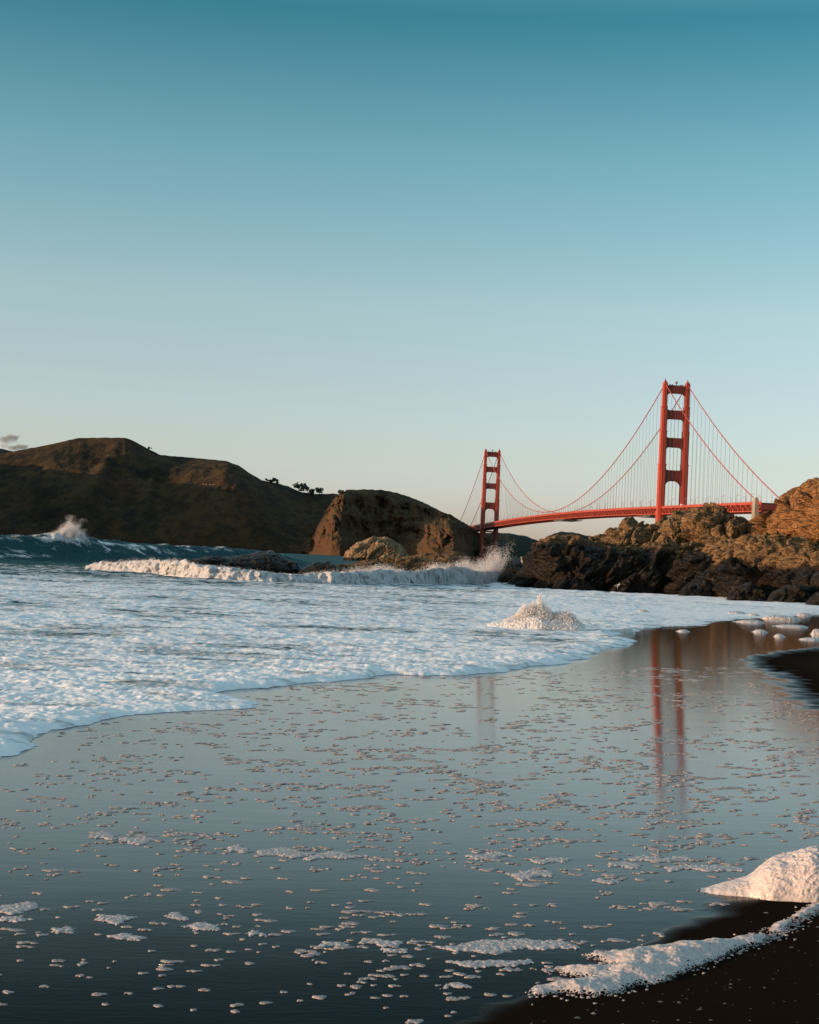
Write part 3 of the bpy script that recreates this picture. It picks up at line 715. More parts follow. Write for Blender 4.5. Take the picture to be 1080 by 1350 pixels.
    for s in np.arange(-320, 1270, 45.72):
        for t in (13.0, -13.0):
            if abs(s) < 10: continue
            z = float(deck(s)); mb = MB(); q = -1 if t > 0 else 1
            mb.tube([P(s, t, z), P(s, t, z+4), P(s, t, z+8.2)], [0.22, 0.18, 0.15], 6)
            mb.tube([P(s, t, z+8.2), P(s, t+q*.6, z+9.0), P(s, t+q*1.7, z+9.2), P(s, t+q*2.6, z+8.9)], 0.13, 6)
            o = put(mb, 'lamp_post', M_GREYMETAL)
            lb = MB(); lb.box(P(s, t+q*2.7, z+8.7), wv*0.5, dv*0.28, zv*0.2); lb.box(P(s, t+q*2.7, z+8.4), wv*0.35, dv*0.22, zv*0.12)
            put(lb, 'lamp_head', M_GLASS, o)
    # concrete pylon at the landward end of the side span, and maintenance platforms slung under the deck
    for t in (15.6, -15.6):
        pm = MB(); s = -341
        pm.box(P(s, t, 34), wv*2.3, dv*4.4, zv*36); pm.box(P(s, t, 70.6), wv*1.9, dv*3.7, zv*3.2); pm.box(P(s, t, 74.8), wv*1.5, dv*3.0, zv*1.0)
        for k in (-1, 1): pm.box(P(s+k*2.0, t, 36), wv*2.5, dv*0.5, zv*33)
        put(pm, 'pylon', M_CONC)
    for s, ln in ((560, 75), (70, 60)):
        pf = MB(); z = float(deck(s))-11.0
        pf.box(P(s, 0, z), dv*ln*0.5, wv*14.5, zv*0.3)
        for k in np.linspace(-.5, .5, 9):
            for t in (14.2, -14.2): pf.bar(P(s+ln*k, t, z), P(s+ln*k, t, z+2.4), 0.25, 0.25, dv)
        for t in (14.2, -14.2): pf.bar(P(s-ln/2, t, z+1.3), P(s+ln/2, t, z+1.3), 0.2, 0.25)
        pf.box(P(s+ln*.25, 4, z+1.2), dv*6, wv*5, zv*1.0); pf.box(P(s-ln*.2, -5, z+.9), dv*9, wv*4, zv*0.7)
        put(pf, 'maintenance_platform', M_GREYMETAL)
    return P, deck
bridge_point, bridge_deck = build_bridge()

# ------------------------------------------------------------------ rocks
def rock(name, outline, front, crest, back, mat, label, cat='rock', group=None, seed=0, nu=260, nt=170, power=0.62, amp=0.55, size=3.0, wet=2.6, tilt=0.7, tooth=0.4, zbase=-0.6, crack=1.0, loc_u=None):
    """a rock mass below a traced skyline, given its real depth: front, crest and back distances along the shore"""
    uo = np.array([p[0] for p in outline], float); vo = np.array([p[1] for p in outline], float)
    u = np.linspace(uo[0], uo[-1], nu); v = np.interp(u, uo, vo)
    f = lambda tab: np.interp(u, [p[0] for p in tab], [p[1] for p in tab])
    Yf, Yc, Yb = f(front), f(crest), f(back)
    pk = at(u, v, Yc); ax = pk[:, 0]/pk[:, 1]; zc = np.maximum(pk[:, 2], 0.02)
    # ends close in plan
    e = np.minimum(sstep(0, 0.10, (u-u[0])/(u[-1]-u[0])), sstep(0, 0.10, (u[-1]-u)/(u[-1]-u[0])))**0.5*0.92+0.08
    th = np.linspace(0, math.pi, nt)[:, None]
    cy = np.cos(th); y = np.where(cy > 0, Yc-(Yc-Yf)*e*cy, Yc-(Yb-Yc)*e*cy)
    z = zbase+(zc-zbase)*np.sin(th)**power
    x = ax[None]*y
    V = np.stack([x, y, z], -1)
    n = np.cross(np.gradient(V, axis=1), np.gradient(V, axis=0)); n /= np.linalg.norm(n, axis=2)[..., None]+1e-9
    if n[nt//2, nu//2, 2] < 0: n = -n
    c, s = math.cos(tilt), math.sin(tilt)
    q = np.stack([x*c+z*s, y, -x*s+z*c], -1)      # beds dip along the shore
    bed = np.stack([q[..., 0]/size*0.55, y/size*0.8, q[..., 2]/size*1.7], -1)
    wq = bed+0.22*np.stack([noise3(bed*1.3, 5), noise3(bed*1.3, 6), noise3(bed*1.3, 7)], -1)
    w1, w2, val = facets(wq, seed)
    big = val*1.5 - crack*0.5*np.exp(-((w2-w1)/0.06)**2)
    w1b, w2b, valb = facets(wq*2.7, seed+9)
    small = valb*0.62 - crack*0.16*np.exp(-((w2b-w1b)/0.08)**2)
    w1c, w2c, valc = facets(wq*6.5, seed+19)
    small = small + valc*0.24
    rid = 0.5-np.abs(noise3(bed*1.6, seed+2))*1.6
    fb = fbm3(V/size*1.6, 5, seed+3, 0.55)
    env = np.clip((z-zbase)/np.maximum(zc-zbase, .5)[None], 0, 1)
    dsp = amp*size*0.33*(big+small+0.30*rid+0.32*fb)
    hs = np.minimum(1, (zc[None]+1.0)/2.2)
    # keep the traced skyline: little outward push along it
    top = np.sin(th)**6
    dsp = dsp*(1-0.55*top)*hs
    V = V+n*dsp[..., None]
    V[..., 2] += tooth*0.35*top*(fbm2(x*1.1, y*0.3, 4, seed+4))*hs
    wv = sstep(0.9, -0.9, (V[..., 2]-wet-0.5*noise3(V*0.35, seed+5))/1.0)
    ctr = [float(x.mean()), float(y.mean()), 0.0]
    o = make(name, V, grid_faces(nt, nu), mat, attrs={'wet': wv}, loc=ctr)
    return tag(o, label, cat, group)

G_OUT = 'rocks of the outcrop at the end of the beach'
rock('rock_outcrop', [(668, 772), (676, 764), (684, 752), (692, 740), (700, 731), (712, 717), (726, 712), (745, 711), (765, 715), (790, 720), (815, 721), (840, 717), (870, 715), (900, 720), (940, 728), (990, 736), (1040, 741), (1100, 744), (1250, 742), (1420, 752), (1500, 775)],
     [(668, 131), (720, 126), (880, 126), (1000, 117), (1080, 109), (1300, 97), (1500, 94)], [(668, 135), (720, 132), (880, 133), (1080, 118), (1500, 104)], [(668, 140), (880, 142), (1080, 128), (1500, 114)],
     M_ROCK, 'long dark wet rock ledge along the water in front of the brown outcrop', group=G_OUT, seed=3, nu=720, nt=230, power=0.55, amp=0.95, size=3.2, wet=3.6, tilt=0.75)
rock('rock_outcrop', [(745, 735), (768, 716), (785, 708), (798, 702), (812, 693), (822, 687), (832, 686), (838, 690), (846, 694), (860, 695), (872, 688), (884, 682), (900, 679), (913, 674), (922, 670), (930, 669), (944, 673), (956, 681), (968, 688), (984, 692), (1000, 697), (1015, 704), (1040, 714), (1075, 735)],
     [(745, 134), (900, 131), (1075, 120)], [(745, 142), (900, 141), (1075, 130)], [(745, 150), (900, 152), (1075, 140)], M_ROCK,
     'broad brown rock ridge in the middle of the outcrop, below the near bridge tower', group=G_OUT, seed=8, nu=520, nt=220, amp=0.85, size=3.4, wet=2.0, tilt=0.8)
rock('rock_outcrop', [(893, 742), (910, 732), (930, 722), (955, 713), (985, 706), (1010, 708), (1040, 713), (1080, 719), (1160, 724), (1300, 735), (1400, 750)],
     [(893, 127), (1080, 113), (1400, 98)], [(893, 131), (1080, 121), (1400, 106)], [(893, 136), (1080, 128), (1400, 112)], M_ROCK,
     'brown ribbed rock slab sloping up to the right, under the tall orange rock', group=G_OUT, seed=15, nu=460, nt=180, amp=0.8, size=2.4, wet=2.6, tilt=0.9)
rock('rock_outcrop', [(972, 722), (985, 704), (996, 692), (1008, 684), (1022, 676), (1028, 667), (1031, 657), (1038, 650), (1048, 643), (1060, 636), (1072, 632), (1085, 628), (1120, 614), (1200, 596), (1320, 572), (1420, 590), (1480, 640)],
     [(972, 128), (1080, 119), (1480, 104)], [(972, 136), (1080, 128), (1480, 112)], [(972, 146), (1080, 140), (1480, 124)], M_ROCK_OR,
     'tall orange sunlit rock at the right end of the outcrop, higher than the bridge deck', group=G_OUT, seed=21, nu=420, nt=260, amp=0.85, size=4.2, wet=1.4, tilt=0.55)
rock('rock_outcrop', [(652, 770), (662, 752), (670, 742), (680, 737), (690, 739), (700, 746), (712, 770)], [(652, 137), (712, 137)], [(652, 142), (712, 142)], [(652, 148), (712, 148)], M_ROCK,
     'small dark rock at the seaward tip of the outcrop, behind the spray', group=G_OUT, seed=27, nu=120, nt=90, amp=0.6, size=1.6, wet=3.0)
for i, (ol, y0, lab) in enumerate([
    ([(1010, 796), (1020, 782), (1034, 774), (1050, 771), (1064, 777), (1078, 786), (1086, 798)], 106, 'dark wet boulder at the waterline near the right edge, largest of the boulders'),
    ([(960, 787), (966, 778), (976, 772), (988, 770), (998, 775), (1008, 787)], 113, 'dark wet boulder below the ribbed slab, next to the largest boulder'),
    ([(1060, 800), (1072, 788), (1090, 780), (1120, 778), (1150, 788), (1170, 806)], 102, 'dark wet boulder cut by the right edge of the picture'),
    ([(896, 783), (903, 775), (916, 768), (930, 768), (944, 774), (954, 785)], 119, 'dark wet boulder at the waterline under the middle ridge'),
    ([(726, 776), (735, 768), (748, 762), (764, 762), (778, 768), (790, 778)], 124, 'low dark boulder in front of the seaward end of the ledge')]):
    a, b = ol[0][0], ol[-1][0]
    rock('boulder', ol, [(a, y0), (b, y0)], [(a, y0+2.2), (b, y0+2.2)], [(a, y0+5.5), (b, y0+5.5)], M_ROCK, lab, 'boulder', 'boulders at the foot of the outcrop', seed=40+i*3, nu=130, nt=100, amp=0.8, size=1.5, wet=3.6, power=0.8, zbase=-0.4)

rock('sea_stack', [(452, 744), (456, 736), (459, 729), (465, 721), (474, 716), (484, 713), (492, 709), (502, 708), (511, 710), (519, 715), (527, 720), (534, 728), (540, 736), (545, 744)], [(452, 560), (545, 560)], [(452, 575), (545, 575)], [(452, 592), (545, 592)],
     M_ROCK_PALE, 'rounded pale brown rock standing out of the sea before the cliffs', 'rock', seed=51, nu=240, nt=160, amp=0.55, size=7.0, wet=1.2, tooth=1.2, zbase=-2, power=0.6)
rock('rock_shelf', [(398, 764), (412, 757), (430, 750), (450, 746), (470, 742), (492, 739), (515, 736), (540, 735), (560, 733), (580, 731), (600, 729), (612, 731), (622, 738), (635, 748), (650, 762)], [(398, 134), (650, 140)], [(398, 140), (650, 146)], [(398, 150), (650, 156)],
     M_ROCK, 'low brown rock shelf behind the surf, left of the spray', 'rock', seed=57, nu=420, nt=120, amp=0.5, size=1.7, wet=0.9, tilt=0.5)
rock('reef_rock', [(225, 752), (240, 744), (256, 738), (275, 735), (300, 735), (322, 733), (340, 730), (356, 728), (366, 731), (378, 737), (390, 742), (402, 756)], [(225, 128), (402, 132)], [(225, 133), (402, 137)], [(225, 140), (402, 145)],
     M_ROCK, 'long low dark rock rising from the water behind the surf', 'rock', seed=63, nu=320, nt=110, amp=0.5, size=1.5, wet=2.4, tilt=0.3)
rock('reef_rock', [(390, 758), (398, 750), (408, 745), (420, 742), (432, 740), (440, 743), (448, 756)], [(390, 128), (448, 128)], [(390, 132), (448, 132)], [(390, 137), (448, 137)],
     M_ROCK, 'small low dark rock right beside the long low rock', 'rock', seed=69, nu=130, nt=80, amp=0.5, size=1.1, wet=2.4)

# ------------------------------------------------------------------ spray
def droplets(name, Cn, r, mat, parent=None, loc=None):
    Cn = np.asarray(Cn, float); r = np.asarray(r, float); n = len(Cn)
    D = np.array([[1, 0, 0], [-1, 0, 0], [0, 1, 0], [0, -1, 0], [0, 0, 1], [0, 0, -1]], float)
    ax = rng.normal(size=(n, 3)); ax /= np.linalg.norm(ax, axis=1)[:, None]
    s = 0.7+0.6*rng.random((n, 6))
    V = Cn[:, None]+r[:, None, None]*s[..., None]*(D[None]+0.35*ax[:, None])
    T = np.array([[0, 2, 4], [2, 1, 4], [1, 3, 4], [3, 0, 4], [2, 0, 5], [1, 2, 5], [3, 1, 5], [0, 3, 5]])
    return make(name, V.reshape(-1, 3), (np.arange(n)[:, None, None]*6+T[None]).reshape(-1, 3), mat, parent, True, None, loc)

def sea_z(x, y): return sea_surface(np.atleast_1d(np.asarray(x, float))[None], np.atleast_1d(np.asarray(y, float))[None])[0][0]

def plume(n, env, y0, depth, rmin, rmax, bias=2.0, seed=0, strands=60):
    """droplets thrown up along the shore: env gives (u, height in metres)"""
    g = np.random.default_rng(seed)
    eu = [e[0] for e in env]; eh = [e[1] for e in env]
    us = g.uniform(eu[0], eu[-1], strands); hs = np.interp(us, eu, eh)
    k = g.choice(strands, n, p=np.maximum(hs, 0.02)/np.maximum(hs, 0.02).sum())
    t = g.random(n)**bias
    sh = hs[k]*(0.55+0.45*g.random(strands)[k])
    lean = g.normal(0, 0.25, strands)[k]
    spread = 0.05+0.30*t
    T = tan_of(us[k]); yy = np.interp(us[k], [e[0] for e in y0], [e[1] for e in y0])+g.normal(0, depth, strands)[k]
    x = T*yy+lean*sh*t+g.normal(0, 1, n)*spread*0.8; y = yy+g.normal(0, 1, n)*spread
    b = sea_z(T*yy, yy)
    z = b-0.15+sh*t*1.15+g.normal(0, 1, n)*0.05
    r = g.uniform(rmin, rmax, n)*(1.25-0.7*t)
    return np.stack([x, y, z], -1), r

byl = [(float(u), float(np.interp(tan_of(np.array([u]))[0], bx, by))) for u in (100, 200, 300, 400, 500, 600, 640, 670, 700)]
c, r = plume(30000, [(585, 0.2), (600, 0.8), (612, 1.3), (622, 0.9), (634, 1.2), (644, 1.9), (652, 2.5), (658, 2.8), (664, 2.2), (669, 1.2), (674, 0.3)], [(u, y+0.8) for u, y in byl], 0.9, 0.008, 0.036, 1.5, 3, 160)
tag(droplets('spray', c, r, M_SPRAY, loc=(c[:, 0].mean(), c[:, 1].mean(), 0)), 'burst of white spray thrown up against the tip of the rocks', 'spray')
c, r = plume(16000, [(60, 0.2), (76, 0.5), (86, 1.1), (93, 1.7), (99, 1.6), (105, 0.9), (112, 0.4), (118, 0.1)], [(40, 161.5), (120, 161.5)], 0.7, 0.009, 0.042, 1.3, 4, 80)
tag(droplets('spray', c, r, M_SPRAY, loc=(c[:, 0].mean(), c[:, 1].mean(), 0)), 'spray blown off the curling crest of the far left swell', 'spray')
c, r = plume(26000, [(108, 0.1), (130, 0.30), (170, 0.42), (250, 0.30), (330, 0.22), (400, 0.2), (440, 0.45), (500, 0.7), (540, 0.45), (600, 0.8)], [(u, y+0.9) for u, y in byl], 0.7, 0.007, 0.032, 1.6, 5, 1400)
tag(droplets('spray', c, r, M_SPRAY, loc=(c[:, 0].mean(), c[:, 1].mean(), 0)), 'low spray along the top of the broken surf line', 'spray')

# ------------------------------------------------------------------ foam heaps
def heap(name, outline, y, depth, mat, label, cat='foam', group=None, seed=0, lump=0.10, fine=0.5, nu=160, nt=90, lobes=0.25, z_of=None, peak=1.0, sink=0.05):
    """a heap of foam under a traced skyline, standing on the sand or on the wash"""
    uo = np.array([p[0] for p in outline], float); vo = np.array([p[1] for p in outline], float)
    u = np.linspace(uo[0], uo[-1], nu); v = np.interp(u, uo, vo)
    kk = max(3, nu//(34 if name == 'splash' else 22)); v = np.convolve(np.pad(v, kk, mode='edge'), np.hanning(2*kk+1)/np.hanning(2*kk+1).sum(), 'valid')
    pk = at(u, v, y); ax = pk[:, 0]/pk[:, 1]
    base = zs(pk[:, 0], pk[:, 1]) if z_of is None else z_of(pk[:, 0], pk[:, 1])
    h = np.maximum(pk[:, 2]-base, 0.002)
    if name == 'foam_lump': h = 0.45*h.max()*(h/h.max())**0.6
    th = np.linspace(0, math.pi, nt)[:, None]; cy = np.cos(th)
    hh = np.minimum(1, h/np.max(h))
    dp = depth*(0.30+0.70*hh**0.7)
    Y = y-dp[None]*np.sign(cy)*np.abs(cy)**0.8
    X = ax[None]*Y
    Z = base[None]-sink+(h[None]+sink)*np.sin(th)**0.75
    S = np.max(h)
    n1 = fbm2(X/S*1.1, Y/S*1.1, 2, seed); n2 = np.abs(noise2(X/S*3.2, (Y+Z)/S*3.2, seed+1)); n3 = np.abs(noise2(X/S*8, (Y+Z)/S*8, seed+2)); n4 = np.abs(noise2(X/S*19, (Y+Z)/S*19, seed+3))
    d = S*lump*(0.6*n1+0.9*(0.3-n2)+0.45*(0.3-n3)+0.22*(0.3-n4))*np.sin(th)**0.5*(0.25+0.75*hh[None])
    Z = Z+d*peak; Y = Y-d*0.9*cy; X = X+d*0.4*noise2(X/S*2, Z/S*2, seed+5)
    loc = (float(pk[:, 0].mean()), float(y), float(base.mean()))
    o = make(name, np.stack([X, Y, Z], -1), grid_faces(nt, nu), mat, loc=loc)
    return tag(o, label, cat, group)

def surf_z(x, y): return sea_z(x, y)

def gy(u, v): return float(ground(np.array([u]), np.array([v]))[0, 1])
# the big heap at the right edge and the long band below it
heap('foam_heap', [(924, 1175), (935, 1170), (950, 1166), (968, 1162), (985, 1158), (994, 1153), (1001, 1145), (1008, 1138), (1018, 1133), (1028, 1130), (1040, 1129), (1050, 1126), (1058, 1122), (1068, 1119), (1080, 1119), (1100, 1123), (1130, 1136), (1160, 1156), (1190, 1184)],
     gy(1010, 1174), 0.30, M_HEAP, 'large rounded heap of foam on the dark sand at the right edge', seed=3, lump=0.085, nu=420, nt=200)
heap('splash', [(640, 822), (660, 820), (674, 818), (682, 816), (690, 813), (698, 812), (708, 811), (718, 813), (728, 815), (740, 816), (750, 817), (760, 820), (772, 824)],
     float(ground(np.array([706]), np.array([822]), surf_z)[0, 1]) if False else 46.0, 0.75, M_SPRAY, 'jagged splash of foam standing up in the middle of the wash', 'splash', seed=8, lump=0.22, nu=300, nt=120, z_of=surf_z, sink=0.2)
c, r = plume(2600, [(676, 0.1), (690, 0.35), (700, 0.5), (711, 0.75), (722, 0.5), (740, 0.35), (752, 0.4), (764, 0.1)], [(676, 45.9), (770, 45.7)], 0.25, 0.006, 0.020, 1.2, 9, 60)
sp_ = bpy.data.objects['splash']
spl_c, spl_r = c, r
o = droplets('droplets', c, r, M_SPRAY, None, sp_.location); o.location = (0, 0, 0); o.parent = sp_; tag(o, kind='stuff')

def froth(name, outline, y, depth, n, r0, r1, parent, seed):
    """frothy clots filling the space under a ragged skyline"""
    g = np.random.default_rng(seed); uo = [p[0] for p in outline]; vo = [p[1] for p in outline]
    u = g.uniform(uo[0], uo[-1], n); pk = at(u, np.interp(u, uo, vo), y); b = sea_z(pk[:, 0], pk[:, 1])
    h = np.maximum(pk[:, 2]-b, 0.01); ok = g.random(n) < h/h.max()+0.15; pk, b, h = pk[ok], b[ok], h[ok]; n = len(h)
    r = g.uniform(r0, r1, n)*np.minimum(1, 0.45+h/h.max())
    t = g.random(n)**0.75; C = np.stack([pk[:, 0]+g.normal(0, 0.02, n), y+g.normal(0, depth*0.35, n)*(1-0.6*t), b+np.maximum(0, h*t*(0.8+0.35*g.random(n))-r)], -1)
    o = droplets('froth', C, r, M_SPRAY, None, parent.location); o.location = (0, 0, 0); o.parent = parent; tag(o, kind='stuff')
froth('froth', [(664, 817), (674, 814), (680, 811), (685, 806), (689, 800), (692, 797), (695, 802), (699, 798), (703, 796), (706, 799), (709, 795), (711, 786), (713, 788), (715, 797), (719, 800), (723, 803), (727, 808), (732, 809), (738, 807), (743, 809), (748, 806), (752, 808), (757, 812), (764, 820)], 45.9, 0.8, 34000, 0.007, 0.019, sp_, 4)

LUMPS = [((841, 807), (844, 802), (849, 800), (853, 803), (856, 807), 58, 'small foam lump alone on the wash left of the other lumps near the rocks'),
    ((958, 809), (963, 804), (971, 802), (978, 804), (984, 809), 60, 'rounded foam lump on the far edge of the wash, below the boulders'),
    ((986, 812), (990, 806), (995, 805), (999, 808), (1002, 812), 57, 'small tall foam lump behind the long flat foam patch near the rocks'),
    ((1004, 816), (1012, 809), (1020, 807), (1030, 806), (1040, 808), (1048, 811), (1054, 816), 57, 'long bumpy row of foam near the rocks, left of the round lump'),
    ((1050, 811), (1054, 806), (1060, 804), (1066, 806), (1070, 811), 58, 'round foam lump right of the long bumpy row near the rocks'),
    ((968, 820), (980, 816), (990, 814), (1000, 815), (1006, 820), 55, 'long flat foam patch with a rounded end, in front of the small tall lump'),
    ((993, 833), (997, 828), (1003, 826), (1008, 829), (1011, 833), 47, 'foam lump with a flat top floating on the film left of the little round one'),
    ((1021, 839), (1024, 834), (1028, 832), (1032, 835), (1034, 839), 44, 'little round foam lump closest to the dark sand spit'),
    ((1020, 826), (1032, 822), (1044, 821), (1056, 822), (1064, 826), 52, 'thin flat foam strip behind the little round lump'),
    ((1070, 835), (1073, 825), (1078, 822), (1086, 824), (1094, 836), 46, 'upright foam lump cut by the right edge above the dark sand spit'),
    ((1055, 842), (1064, 839), (1074, 838), (1086, 843), 42, 'flat foam scrap below the upright lump at the right edge'),
    ((893, 832), (898, 828), (904, 828), (908, 832), 50, 'tiny foam lump alone on the mirror film above the tower reflection'),
    ((798, 834), (806, 828), (815, 828), (824, 824), (830, 822), (833, 826), (836, 833), 49, 'crooked foam lump on the upper tip of the wash edge'),
    ((782, 842), (790, 834), (800, 832), (812, 836), (822, 842), 46.5, 'pillow of foam on the wash just below the crooked lump')]
for i, L in enumerate(LUMPS):
    ol, y, lab = list(L[:-2]), L[-2], L[-1]
    ub, vb = (ol[0][0]+ol[-1][0])/2, max(p[1] for p in ol)
    y = gy(ub, vb)*0.995
    heap('foam_lump', [(ol[0][0]-2, ol[0][1]+1)]+ol+[(ol[-1][0]+2, ol[-1][1]+1)], y, 0.30 if ol[-1][0]-ol[0][0] < 20 else 0.5, M_FOAM, lab, 'foam', 'foam lumps by the rocks', seed=60+i, lump=0.24, nu=120, nt=50, z_of=lambda x, y: zs(x, y)+0.01)

def patch(name, poly, h, w, mat, label, group=None, seed=0, res=0.012, rag=0.25, cat='foam', soft=False):
    """a flat scrap of bubbly foam with a ragged outline on the sand; poly in ground metres"""
    poly = np.asarray(poly, float); lo, hi = poly.min(0)-w, poly.max(0)+w
    nx, ny = [int(min(520, max(14, (hi[k]-lo[k])/res))) for k in (0, 1)]
    X, Y = np.meshgrid(np.linspace(lo[0], hi[0], nx), np.linspace(lo[1], hi[1], ny))
    s = seg_sd(X, Y, poly, True); q = 1/w
    s = s+rag*w*fbm2(X*q*1.2, Y*q*0.8, 4, seed)
    s = s+0.004*fbm2(X*60, Y*60, 2, seed+8)
    k = np.clip(s/w, 0, 1)
    Z = h*(np.sqrt(np.maximum(k*(2-k), 0)) if not soft else 0.12*np.sqrt(np.clip(s/0.02, 0, 1))+0.88*k**0.9*(1.5-0.5*k))*(1+0.30*fbm2(X*q*1.6, Y*q*1.6, 4, seed+3)) + np.where(s > 0, min(0.12*h, 0.003)*fbm2(X*70, Y*70, 2, seed+5), 0)
    Zb = zs(X, Y)-0.006+0.03*sstep(0, 0.8, seg_sd(X, Y, near_w, True))
    V, Fc, at_ = compact(np.stack([X, Y, Zb+Z], -1).reshape(-1, 3), grid_faces(ny, nx, s > 0), {'cov': np.clip(s/(w*0.8), 0, 1)})
    if not len(Fc): return None
    c = poly.mean(0)
    o = make(name, V, Fc, mat, attrs=at_, loc=(c[0], c[1], float(zs(c[0], c[1]))))
    return tag(o, label, cat, group)

def px_poly(pts): return ground(np.array([p[0] for p in pts], float), np.array([p[1] for p in pts], float))[:, :2]
BAND = [(694, 1307), (722, 1299), (752, 1296), (775, 1291), (752, 1286), (716, 1279), (738, 1275), (770, 1277), (808, 1273), (795, 1266), (768, 1260), (800, 1259), (830, 1254), (852, 1251), (890, 1246), (925, 1242), (960, 1241), (990, 1236), (1014, 1230), (1030, 1219),
    (1055, 1205), (1080, 1192), (1120, 1176), (1180, 1160), (1180, 1166), (1124, 1183), (1080, 1204), (1052, 1221), (1022, 1239), (992, 1252), (960, 1263), (912, 1282), (866, 1297), (822, 1308), (786, 1315), (742, 1311), (704, 1314)]
patch('foam_band', px_poly(BAND),
    0.060, 0.22, M_FOAM_NEAR, 'long thick band of bubbly foam curving along the dark sand at the lower right', seed=5, res=0.007, rag=0.16, soft=True)

G_P = 'foam patches on the wet sand'
PATCHES = [(728, 1135, 60, 8, 'foam patch forked to the left, right of the longest middle streaks'), (700, 1153, 66, 10, 'broad foam patch just below the forked one in the middle of the wet sand'), (645, 1128, 58, 7, 'slim foam streak above the broad patch in the middle of the wet sand'),
    (822, 1141, 54, 10, 'ragged foam patch under the left leg of the tower reflection'), (802, 1161, 40, 7, 'small foam streak below the ragged patch under the tower reflection'), (925, 1144, 116, 10, 'very long foam streak pointing at the big foam heap'), (868, 1132, 96, 8, 'long foam streak just above and left of the one pointing at the big heap'),
    (668, 1246, 168, 15, 'longest thick foam patch in the lower middle, left of the foam band'), (650, 1270, 130, 8, 'bent thin foam streak right below the longest thick patch'), (602, 1300, 33, 7, 'small oval foam patch below the bent thin streak'), (22, 1197, 66, 11, 'foam patch cut by the left edge'),
    (18, 1212, 42, 6, 'thin foam patch cut by the left edge, under the thicker one'), (150, 1211, 56, 9, 'bright foam patch second from the left edge in the lower sand'), (85, 1227, 32, 10, 'slanted foam patch between the left edge pieces and the bright one'), (168, 1236, 46, 7, 'pointed foam patch under the bright one at the lower left'),
    (233, 1207, 32, 7, 'foam patch right of the bright one at the lower left'), (268, 1222, 52, 9, 'plump oval foam patch in the lower left centre'), (137, 1102, 42, 8, 'foam patch at the left end of the short chain in the left of the sand'), (182, 1107, 50, 8, 'foam patch at the right end of the short chain in the left of the sand'),
    (372, 1124, 88, 10, 'long bright foam streak in the middle left of the sand'), (314, 1120, 34, 8, 'foam patch at the left end of the long bright streak'), (440, 1128, 80, 7, 'thin foam tail at the right end of the long bright streak'), (505, 1242, 52, 7, 'flat foam patch left of the longest thick patch'),
    (520, 1252, 44, 7, 'flat foam patch under the first flat one, left of the longest thick patch'), (437, 1245, 40, 7, 'foam patch left of the two flat ones in the lower centre'), (337, 1231, 27, 8, 'small triangular foam patch in the lower centre left')]
for i, (u, v, w, h, lab) in enumerate(PATCHES):
    g = np.random.default_rng(200+i); n = 26; a = np.arange(n)*2*math.pi/n
    ru = 1+0.16*np.sin(2*a+g.uniform(0, 6))+0.12*np.sin(3*a+g.uniform(0, 6)); bend = g.uniform(-.25, .25)*h
    pu = u+w*0.5*np.cos(a)*ru; pv = v+h*0.5*np.sin(a)*(1+0.35*np.sin(2*a+g.uniform(0, 6))+0.25*np.sin(5*a+g.uniform(0, 6)))+bend*((pu-u)/(w*.5))**2+1.5*np.sin((pu-u)/9+g.uniform(0, 6))
    patch('foam_patch', ground(pu, pv)[:, :2], 0.010, 0.030, M_SCRAP, lab, G_P, seed=100+i, res=0.006, rag=0.6)

# ------------------------------------------------------------------ foam flecks
def fleck_geo(g, w):
    """one low ragged scrap of bubbles, w metres long, drawn out along the shore"""
    m = 22 if w > 0.05 else 14
    a = np.arange(m)*2*math.pi/m
    ra = w*0.5; rb = min(ra*0.8, (0.009+0.15*w)*g.uniform(.55, 1.25))
    k = 1+0.22*np.sin(2*a+g.uniform(0, 6.3))+0.20*np.sin(3*a+g.uniform(0, 6.3))+0.14*np.sin(5*a+g.uniform(0, 6.3))+g.normal(0, .07, m)
    ox, oy = ra*np.cos(a)*(0.85+0.15*k), rb*np.sin(a)*k+0.25*rb*np.sin(np.cos(a)*3+g.uniform(0, 6.3))
    h = g.uniform(0.002, 0.004)+0.007*w
    Vs = []
    for s_, z in ((1.0, -0.004), (0.93, 0.60*h), (0.66, 1.0*h), (0.33, 1.05*h)):
        Vs.append(np.stack([ox*s_, oy*s_, np.full(m, z)+(g.normal(0, .16*h, m) if z > 0 else 0)], -1))
    Vs.append(np.array([[0, 0, h]]))
    i = np.arange(m); n_ = (i+1) % m; Fs = []
    for q in range(3): Fs += [np.stack([q*m+i, q*m+n_, (q+1)*m+n_], -1), np.stack([q*m+i, (q+1)*m+n_, (q+1)*m+i], -1)]
    Fs.append(np.stack([3*m+i, 3*m+n_, np.full(m, 4*m)], -1))
    return np.vstack(Vs), np.vstack(Fs)

